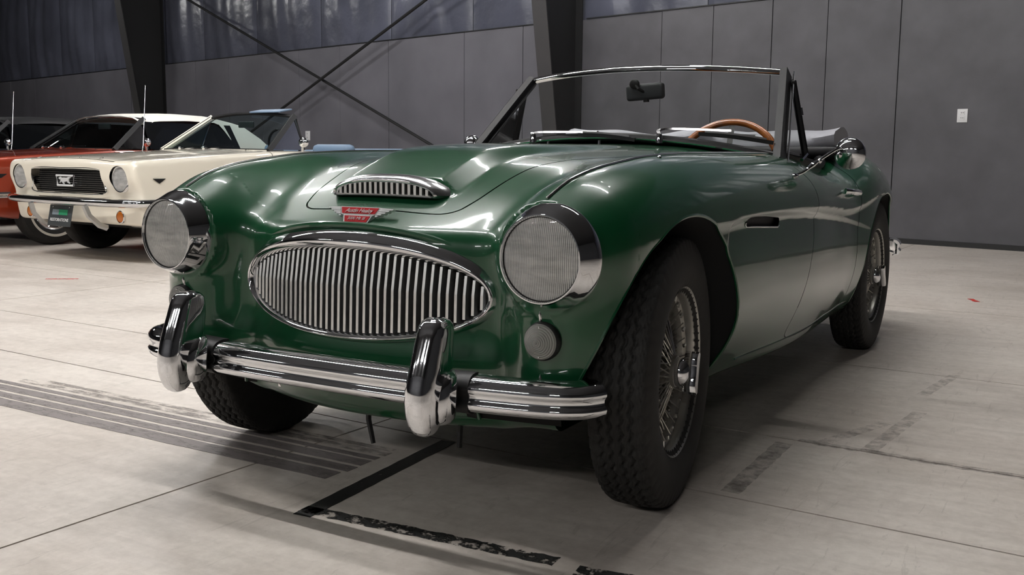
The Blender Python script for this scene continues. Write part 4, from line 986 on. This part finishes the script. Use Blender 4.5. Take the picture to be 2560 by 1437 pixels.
for g in (m_nose, m_slot, m_lamp, lambda V: np.where(V[:, 2] > .6, poly_sdf(mcock_p, V[:, 0], V[:, 1]), 1.0)): V, T = clip(V, T, -g(V))
mh = A([(-.60,-.70),(.60,-.70),(.64,-.2),(.655,.56),(.45,.64),(-.45,.64),(-.655,.56),(-.64,-.2)])
mhood = lambda V: np.where((V[:, 2] > .70) & (V[:, 1] > -.75), poly_sdf(mh, V[:, 0], V[:, 1]), 1.0)
mdoor_p = A([(.62,.90),(.60,.60),(.63,.36),(.70,.30),(1.70,.30),(1.80,.36),(1.85,.60),(1.86,.92)])
mdoor = lambda V: np.where(V[:, 0] > .5, poly_sdf(mdoor_p, V[:, 1], V[:, 2]), 1.0)
Vh_, Th_ = mirror_x(*clip(V, T, mhood(V)+.003)); Vd_, Td_ = clip(V, T, mdoor(V)+.003)
Vs_, Ts_ = clip(V, T, .003-mhood(V)); Vs_, Ts_ = mirror_x(*clip(Vs_, Ts_, .003-mdoor(Vs_)))
M_cream = mat('cream_paint', lin(240, 232, 215), .35, coat=1.0, coat_rough=.04)
M_rust = mat('burnt_orange_paint', lin(150, 52, 26), .30, .25, coat=1.0, coat_rough=.04)
M_navy = mat('dark_blue_paint', lin(26, 30, 44), .3, coat=1.0)
M_vin = mat('light_blue_vinyl', lin(120, 142, 166), .5)
M_blackvin = mat('black_vinyl', lin(24, 24, 26), .5, bump=(50, .2, .002))
M_creamtop = mat('white_soft_top', lin(238, 235, 227), .55, bump=(40, .15, .002))
M_blacktop = mat('black_soft_top', lin(30, 30, 32), .6, bump=(40, .15, .002))
M_amber = mat('amber_lens', lin(216, 118, 26), .2, coat=.8)
M_plateblk = mat('plate_dark', lin(58, 62, 64), .4)
M_plgreen = mat('plate_green', lin(44, 132, 92), .4); M_plgrey = mat('plate_grey', lin(122, 132, 138), .4)
M_white = mat('print_white', lin(232, 232, 230), .5)
M_greyrub = mat('guard_grey_metal', (.50, .50, .49), .30, .8)
M_tint = bpy.data.materials.new('tinted_car_glass'); M_tint.use_nodes = True; _thin_glass(M_tint, (.55, .66, .66))
M_darkglass = mat('dark_side_glass', lin(10, 12, 14), .08, coat=.5)
M_stripe = mat('whitewall_stripe', lin(214, 208, 196), .6)
M_mlens = bpy.data.materials.new('headlight_clear_glass'); M_mlens.use_nodes = True; _thin_glass(M_mlens, (.92, .93, .93), 1.5)
shell_me = None
def with_mat(o, m):
    o.data.materials.clear(); o.data.materials.append(m); return o
def pony_car(name, loc, rz, paint, label, top=None, seat=M_vin, stripe=False, windframe=None, visor=False, front=True):
    c = empty(name, loc, rz); tag(c, label, 'car', 'parked convertibles on the left')
    sh = sdf_obj('body_shell', Vs_, Ts_, must_f, paint, c); ho = sdf_obj('hood', Vh_, Th_, must_f, paint, c)
    for s in (1, -1):
        d = sdf_obj('door', Vd_*A([s, 1, 1]), Td_ if s > 0 else Td_[:, ::-1], must_f, paint, c)
        MB().rbox((s*.868, 1.60, .70), (.02, .14, .022), .008, 2).obj('door_handle', M_chrome, d)
        for yc, r in ((0, .355), (2.743, .345)):
            P = A([(s*.845, yc+r*math.cos(a), .315+r*math.sin(a)) for a in np.radians(np.linspace(-8, 188, 40))])
            MB().grid(A([P, P*A([0, 1, 1])+A([s*.58, 0, 0]), P*0+A([s*.57, yc, .315])])).obj('wheel_well', M_dark, sh)
    MB().box((0, 1.4, .27), (1.45, 3.6, .05)).box((0, -.2, .33), (1.0, .7, .12)).obj('underbody', M_dark, c)
    g_ = MB(); rows = []
    for z, k in ((.84, 1.0), (.6, .97), (.36, .95)): rows.append(np.stack([mcock_p[:, 0]*k, 1.66+(mcock_p[:, 1]-1.66)*k, np.full(len(mcock_p), z)], 1))
    g_.grid(A(rows), wrap_v=True).prism(rows[-1][:, :2], 'z', .35, .36); g_.obj('cockpit_tub', seat, c)
    # grille
    gr = MB().prism([(-.455,.522),(.455,.522),(.475,.60),(.455,.700),(-.455,.706),(-.475,.60)], 'y', -.655, -.645).obj('grille', M_dark, c, smooth=False)
    for k in range(11):
        z = .532+k*.0160; MB().sweep([(x, -.690+.05*x*x, z) for x in np.linspace(-.46, .46, 9)], [(-.004,-.0014),(.004,-.0014),(.004,.0014),(-.004,.0014)]).obj('grille_bar', M_chrome2, gr, smooth=False)
    fr = catmull([(-.455,-.705,.522),(0,-.712,.516),(.455,-.705,.522),(.475,-.70,.60),(.455,-.72,.700),(0,-.735,.708),(-.455,-.72,.700),(-.475,-.70,.60)], 6, True)
    MB().tube(fr, .006, 6, closed=True).obj('grille_surround', M_chrome, gr)
    em = MB(); P = [(-.105,.575),(-.115,.650),(.115,.650),(.105,.575)]
    em.tube([(x, -.722, z) for x, z in P]+[(P[0][0], -.722, P[0][1])], .0085, 6).obj('corral_frame', M_silver, gr)
    horse = [(-.085,.630),(-.06,.640),(-.045,.632),(-.02,.636),(.02,.634),(.05,.640),(.085,.642),(.060,.630),(.045,.615),(.050,.600),(.062,.590),(.040,.596),(.028,.608),(.0,.604),(-.02,.598),(-.012,.586),(-.028,.592),(-.036,.606),(-.055,.602),(-.070,.592),(-.062,.606),(-.052,.618),(-.070,.622)]
    MB().prism(horse, 'y', -.728, -.718).obj('running_horse', M_silver, gr, smooth=False)
    # headlights
    for s in (1, -1):
        h = MB().lathe([(.100, -.55), (.0985, -.694), (.095, -.702), (.089, -.700), (.087, -.692)], 40, 'y', (s*.661, .0, .634)).obj('headlight', M_chrome, c)
        r = np.linspace(.087, 0, 10); MB().lathe(np.stack([r, -.693-.018*(1-(r/.087)**2)], 1), 36, 'y', (s*.661, 0, .634)).obj('headlight_lens', M_lens, h, auto=180)
        MB().lathe(np.stack([r, -.685+.03*(1-(r/.087)**2)], 1), 36, 'y', (s*.661, 0, .634)).obj('reflector', M_flute, h, auto=180)
        t = MB().lathe([(.042, -.61), (.042, -.665), (.036, -.672), (.0, -.674)], 28, 'y', (s*.60, 0, .355)).obj('turn_signal', M_amber, c)
        MB().lathe([(.047, -.655), (.048, -.668), (.043, -.672)], 28, 'y', (s*.60, 0, .355)).obj('signal_ring', M_chrome, t)
        MB().prism([(s*.858, 0), (s*.862, 0)][:0] or [(-.560, .640), (-.452, .640), (-.506, .605)], 'x', *sorted((s*.853, s*.862))).obj('fender_emblem', M_black, c, smooth=False)
    # bumper, guards, plate
    bb = catmull([(-.895,-.45,.455),(-.885,-.60,.455),(-.83,-.715,.455),(-.60,-.775,.455),(0,-.805,.455),(.60,-.775,.455),(.83,-.715,.455),(.885,-.60,.455),(.895,-.45,.455)], 6)
    bm_ = MB().sweep(bb, [(-.04,.036),(-.012,.036),(.002,.028),(.010,.010),(.008,-.006),(-.004,-.018),(-.03,-.026),(-.03,-.022),(-.01,-.012),(-.004,.010),(-.014,.030),(-.04,.032)]).obj('front_bumper', M_chrome, c, auto=60)
    for s in (1, -1):
        MB().sweep([(s*.36, -.80, .435), (s*.37, -.775, .36), (s*.385, -.70, .285), (s*.39, -.64, .262)], [(-.022,-.012),(.022,-.012),(.014,.016),(-.014,.016)], up=(0, -1, .3)).obj('bumper_guard', M_greyrub, bm_)
    if front:
        pl = MB().rbox((0, 0, 0), (.305, .008, .165), .004, 2).obj('licence_plate', M_plateblk, c); pl.location = (-.02, -.765, .345); pl.rotation_euler = (-.22, 0, 0)
        MB().box((-.062, -.0045, .026), (.085, .002, .042)).obj('plate_block', M_plgrey, pl, smooth=False); MB().box((.040, -.0045, .026), (.115, .002, .042)).obj('plate_block', M_plgreen, pl, smooth=False)
        text_mesh('plate_lettering', 'RESTORATIONS', .034, frame4((0, -.0046, -.034), (1, 0, 0), (0, 0, 1), (0, -1, 0)), M_white, pl, extrude=.0004)
        for x in (-.11, .11):
            MB().ball((x, -.005, .066), (.006, .003, .006), 8, 5).obj('plate_screw', M_chrome2, pl)
        for k, ch in enumerate('FORD'):
            x = (-.42, -.15, .13, .41)[k]; z = float(_mz(-.66))+.012
            text_mesh('hood_letter', ch, .045, frame4((x, -.675, z+.004-.02*x*x), (1, 0, 0), (0, .93, .30), (0, -.30, .93)), M_chrome2, ho, extrude=.002)
    # windscreen
    def w(s, t, e=0): return A([s*(.700+(.548-.700)*t), (1-t)*(.60+.10*s*s)+t*(1.06+.06*s*s), (1-t)*(.868-.006*s*s)+t*(1.185-.032*s*s)])
    s_ = np.linspace(-1, 1, 25); tp = A([w(s, 1) for s in s_]); bt = A([w(s, 0) for s in s_])
    wf = MB().sweep(tp, [(-.030,-.014),(.012,-.014),(.018,-.002),(.010,.012),(-.030,.014)]).obj('windscreen_frame', windframe or M_chrome, c, auto=50)
    for s in (1, -1):
        P = A([w(s, t) for t in np.linspace(-.05, 1.02, 10)]); MB().sweep(P, [(-.020,-.020),(.020,-.020),(.020,.022),(-.020,.022)], up=(0, 1, 0)).obj('pillar', (M_blackvin if windframe else paint) if s > 0 or top is not None else paint, wf, auto=30)
        MB().tube(P+A([s*.0, -.024, .006]), .006, 6).obj('pillar_bead', M_chrome, wf)
        # vent window
        a, b_ = A([s*.575, 1.13, 1.13]), A([s*.70, 1.10, .86]); vw = MB().tube([a, b_], .008, 6).obj('vent_window', M_chrome, c)
        MB().add([w(s, .92)+A([0, .03, 0]), a, b_, w(s, 0)+A([0, .04, 0])], [(0, 1, 2, 3)]).obj('glass', M_tint, vw, smooth=False)
    MB().grid(A([[w(s*.98, t) for t in np.linspace(0, .98, 10)] for s in s_])).obj('glass', M_tint, wf, auto=180)
    MB().tube(bt+A([0, -.012, -.004]), .009, 6).obj('base_trim', M_chrome, wf)
    for x0, x1 in ((-.45, .02), (.05, .50)):
        wi = MB().sweep([w(x0, .0)+A([0, -.03, .004]), w((x0+x1)/2, .03)+A([0, -.03, .008]), w(x1, .05)+A([0, -.03, .004])], [(-.006,-.003),(.006,-.003),(.006,.004),(-.006,.004)]).obj('wiper', M_chrome, c)
        MB().ball(w(x0, 0)+A([0, -.05, .006]), .014, 10, 6).obj('wiper_pivot', M_chrome, wi)
    MB().rbox((0, .90, .83), (1.2, .16, .06), .02, 2).obj('dash_pad', M_blackvin, c)
    rvm = MB().rbox((0, 1.06, 1.085), (.20, .02, .055), .008, 2).obj('rear_view_mirror', M_mirback, c)
    sw_ = MB(); an = np.linspace(0, 2*PI, 40, endpoint=False); sw_.tube(np.stack([.36+.19*np.cos(an), 1.18-.06*np.sin(an), .86+.18*np.sin(an)], 1), .011, 6, closed=True); sw_.obj('steering_wheel', M_blackvin, c)
    for s in (1, -1):
        st = MB().rbox((s*.34, 1.55, .52), (.52, .50, .16), .05, 3).obj('seat', seat, c); MB().rbox((s*.34, 1.82, .74), (.50, .12, .36), .05, 3).obj('backrest', seat, st)
    rs_2 = MB().rbox((0, 2.30, .72), (1.16, .16, .30), .06, 3).obj('rear_seat', seat, c)
    # outside mirror and aerial
    dm = MB().tube([(.83, .95, .85), (.85, .93, .90)], .010, 8).obj('door_mirror', M_chrome, c); MB().ball((.865, .93, .925), (.055, .030, .042), 16, 10).obj('mirror_head', M_chrome, dm)
    ae = MB().tube([(-.690, .45, .82), (-.692, .47, .90), (-.70, .52, 1.42)], [.006, .004, .0022], 6).obj('aerial', M_chrome2, c); MB().ball((-.70, .52, 1.42), .005, 8, 6).obj('aerial_tip', M_chrome2, ae)
    # soft top
    if top is not None:
        ys = np.linspace(1.03, 2.78, 30); zr = np.interp(ys, [1.03, 1.25, 1.6, 2.0, 2.35, 2.6, 2.78], [1.190, 1.222, 1.236, 1.226, 1.165, 1.03, .90]); V = []
        for y, z in zip(ys, zr):
            q = sstep(1.95, 2.25, y); zl = (z-.085)*(1-q)+.86*q; wd = np.interp(y, [1.03, 1.3, 2.1, 2.78], [.56, .585, .60, .62])
            half = [(0, z), (.18, z-.002), (.34, z-.008), (.46, z-.022), (wd-.04, z-.045), (wd, min(z-.07, z-.07)), (wd+.02+.07*q, zl)]
            V.append([(x, y+.05*(x/.6)**2*(y < 1.2), zz) for x, zz in [(-a, b) for a, b in half[::-1]][:-1]+half])
        tp_ = MB().grid(A(V)).obj('soft_top', top, c, auto=60)
        for s in (1, -1):
            MB().add([(s*.585, 1.10, 1.13), (s*.61, 2.15, 1.12), (s*.70, 2.22, .86), (s*.71, 1.08, .86)], [(0, 1, 2, 3)]).obj('side_window', M_darkglass, c, smooth=False)
    else:
        MB().rbox((0, 2.62, .835), (1.25, .34, .10), .045, 3).obj('folded_top_boot', seat, c)
    if visor:
        MB().rbox((.28, 1.10, 1.205), (.40, .15, .014), .006, 2, [[1, 0, 0], [0, .98, -.17], [0, .17, .98]]).obj('sun_visor', M_vin, c)
    # wheels
    for (x, y) in ((.72, 0), (-.72, 0), (.72, 2.743), (-.72, 2.743)):
        sd = 1 if x > 0 else -1
        wh = MB().lathe([(.02,.045),(.05,.050),(.09,.040),(.15,.046),(.178,.052),(.186,.060),(.190,.050),(.188,-.06)], 40, 'x').obj('wheel', M_chrome2, c)
        MB().lathe([(.185,.058),(.20,.072),(.235,.088),(.275,.090),(.300,.080),(.313,.060),(.318,.03),(.318,-.03),(.313,-.060),(.300,-.080),(.275,-.090),(.235,-.088),(.20,-.072),(.185,-.058)], 64, 'x').obj('tyre', M_tyre, wh)
        if stripe: MB().lathe([(.222,.0845),(.228,.0878),(.240,.0900),(.245,.0900)], 64, 'x').xf(lambda v: v+A([.0012, 0, 0])).obj('whitewall', M_stripe, wh)
        MB().lathe([(.0,.066),(.03,.064),(.04,.050)], 20, 'x').obj('hub_cap', M_chrome, wh)
        for k in range(10):
            a = 2*PI*k/10; MB().tube([(.052, .05*math.cos(a), .05*math.sin(a)), (.050, .165*math.cos(a), .165*math.sin(a))], .008, 4).obj('cover_spoke', M_chrome2, wh)
        MB().lathe([(.0,-.02),(.17,-.02),(.18,.0)], 24, 'x').obj('brake_disc', M_dark, wh)
        wh.location = (x, y, .318); wh.rotation_euler = (0, 0, 0 if sd > 0 else PI)
    return c
pony_car('pony_car', (-5.256, 3.401, 0), -.074, M_cream, 'cream convertible with its top down and plate RESTORATIONS, nearest of the parked cars', None, M_vin, False, M_blackvin, True)
pony_car('pony_car', (-7.33, 3.50, 0), -.074, M_rust, 'burnt orange convertible with raised white soft top behind the cream car', M_creamtop, M_blackvin, True, M_chrome, False, False)
pony_car('pony_car', (-9.75, 3.65, 0), -.074, M_navy, 'dark car with raised black soft top at the far left edge', M_blacktop, M_vin, True, M_chrome, False, False)
# ------------------------------------------------------------------ floor markings (flat print, tape and scuffs)
def worn(name, col, thr, scale=30.0, soft=.08, stretch=(1, 1, 1), rough=.6, amax=1.0):
    m = bpy.data.materials.new(name); m.use_nodes = True; nt = m.node_tree; L = nt.links; b = nt.nodes['Principled BSDF']
    _set(b, 'Base Color', col); _set(b, 'Roughness', rough)
    tc = nt.nodes.new('ShaderNodeNewGeometry'); mp = nt.nodes.new('ShaderNodeMapping'); mp.inputs['Scale'].default_value = stretch; L.new(tc.outputs['Position'], mp.inputs['Vector'])
    n = nt.nodes.new('ShaderNodeTexNoise'); n.inputs['Scale'].default_value = scale; n.inputs['Detail'].default_value = 8; n.inputs['Roughness'].default_value = .7; L.new(mp.outputs[0], n.inputs['Vector'])
    r = nt.nodes.new('ShaderNodeMapRange'); r.inputs[1].default_value = thr; r.inputs[2].default_value = thr+soft; r.inputs[3].default_value = 0; r.inputs[4].default_value = amax; L.new(n.outputs[0], r.inputs[0]); L.new(r.outputs[0], b.inputs['Alpha'])
    return m
def strip(name, p, q, wd, m, label=None, cat=None, group=None, z=.0012, kind=None, rag=0.0, n=24):
    p = A(p, float); q = A(q, float); d = q-p; L_ = np.linalg.norm(d); d /= L_; nrm = A([-d[1], d[0]]); o = p
    V = []; F = []
    for i in range(n+1):
        t = i/n; c = d*L_*t; w1 = wd/2*(1+rag*rng.uniform(-1, 1)); w2 = wd/2*(1+rag*rng.uniform(-1, 1))
        for zz in (0.0002, z): V += [(*(c+nrm*w1), zz), (*(c-nrm*w2), zz)]
    for i in range(n):
        a, b = 4*i, 4*i+4; F += [(a+2, a+3, b+3, b+2), (a, b, b+1, a+1), (a, a+2, b+2, b), (a+1, b+1, b+3, a+3)]
    F += [(0, 1, 3, 2), (4*n, 4*n+2, 4*n+3, 4*n+1)]
    o_ = MB().add(V, F).obj(name, m, smooth=False); o_.location = (p[0], p[1], 0)
    if label: tag(o_, label, cat, group, kind)
    return o_
M_tape = worn('black_floor_tape', lin(26, 26, 25), .34, 42, .06)
M_tape2 = worn('worn_black_tape', lin(30, 30, 29), .43, 24, .10)
M_band = worn('grey_stripe_paint', lin(140, 132, 130), .25, 14, .25, (1, 3, 1), amax=.8)
M_band2 = worn('faded_grey_stripe_paint', lin(152, 144, 139), .42, 9, .25, (1, 3, 1), amax=.7)
M_ghost = worn('tape_residue', lin(110, 102, 98), .42, 22, .35, amax=.26)
M_ghost2 = worn('dark_tape_residue', lin(84, 78, 76), .38, 20, .35, amax=.34)
M_redp = worn('red_paint_mark', lin(214, 58, 48), .36, 30, .2)
strip('floor_tape', (-.030, -.535), (-.078, .150), .050, M_tape, 'black tape line on the floor pointing under the green car', 'tape', rag=.05)
strip('floor_tape', (-.058, -.498), (.60, -.460), .044, M_tape2, 'worn black tape line along the front of the green car', 'tape', rag=.12, n=50)
strip('floor_tape', (.655, -.475), (1.2, -.40), .045, M_tape2, 'short black tape scrap at the bottom edge of the picture', 'tape', rag=.15, n=40)
ys = [(.004, -.020, 1), (-.028, -.062, 1), (-.079, -.105, 0), (-.116, -.165, 0), (-.180, -.224, 0), (-.236, -.299, 0)]
nm_ = ['farthest', 'second farthest', 'third from the car nose', 'third nearest to the viewer', 'second nearest to the viewer', 'nearest and widest']
for (a, b, faint), nn, x0 in zip(ys, nm_, (-1.75, -1.85, -2.1, -2.6, -2.8, -2.8)):
    yy = (a+b)/2; strip('floor_stripe', (x0, yy+.02), (-.16+.02*rng.random(), yy-.004), a-b, M_band2 if faint else M_band, 'grey painted floor stripe left of the car, %s of the six' % nn, 'floor stripe', 'grey floor stripes', rag=.06, n=40)
strip('tape_residue', (.772, .150), (.772, .655), .050, M_ghost2, 'dark residue of a removed tape strip beside the front wheel', 'tape mark', 'tape residues', rag=.08, n=30)
strip('tape_residue', (.86, .70), (.985, 1.05), .040, M_ghost, 'grey residue of a removed tape strip behind the front wheel', 'tape mark', 'tape residues', rag=.08, n=30)
strip('tape_residue', (1.0, .70), (1.06, 1.25), .045, M_ghost, 'faint ladder shaped tape residue right of the car', 'tape mark', 'tape residues', rag=.08, n=30)
strip('tape_residue', (.80, .712), (1.75, .655), .034, M_ghost2, 'scuffed tape residue along the floor joint on the right', 'tape mark', 'tape residues', rag=.3, n=50)
strip('tape_residue', (1.03, 1.52), (1.09, 1.94), .04, M_ghost, 'short tape residue near the rear wheel', 'tape mark', 'tape residues', rag=.08, n=30)
strip('paint_mark', (.905, 4.30), (.955, 4.18), .03, M_redp, 'small red paint mark on the floor right of the car', 'paint mark', 'red floor marks', rag=.3)
strip('paint_mark', (-4.42, 1.86), (-4.25, 1.98), .025, M_redp, 'small red paint mark on the floor before the cream car', 'paint mark', 'red floor marks', rag=.3)
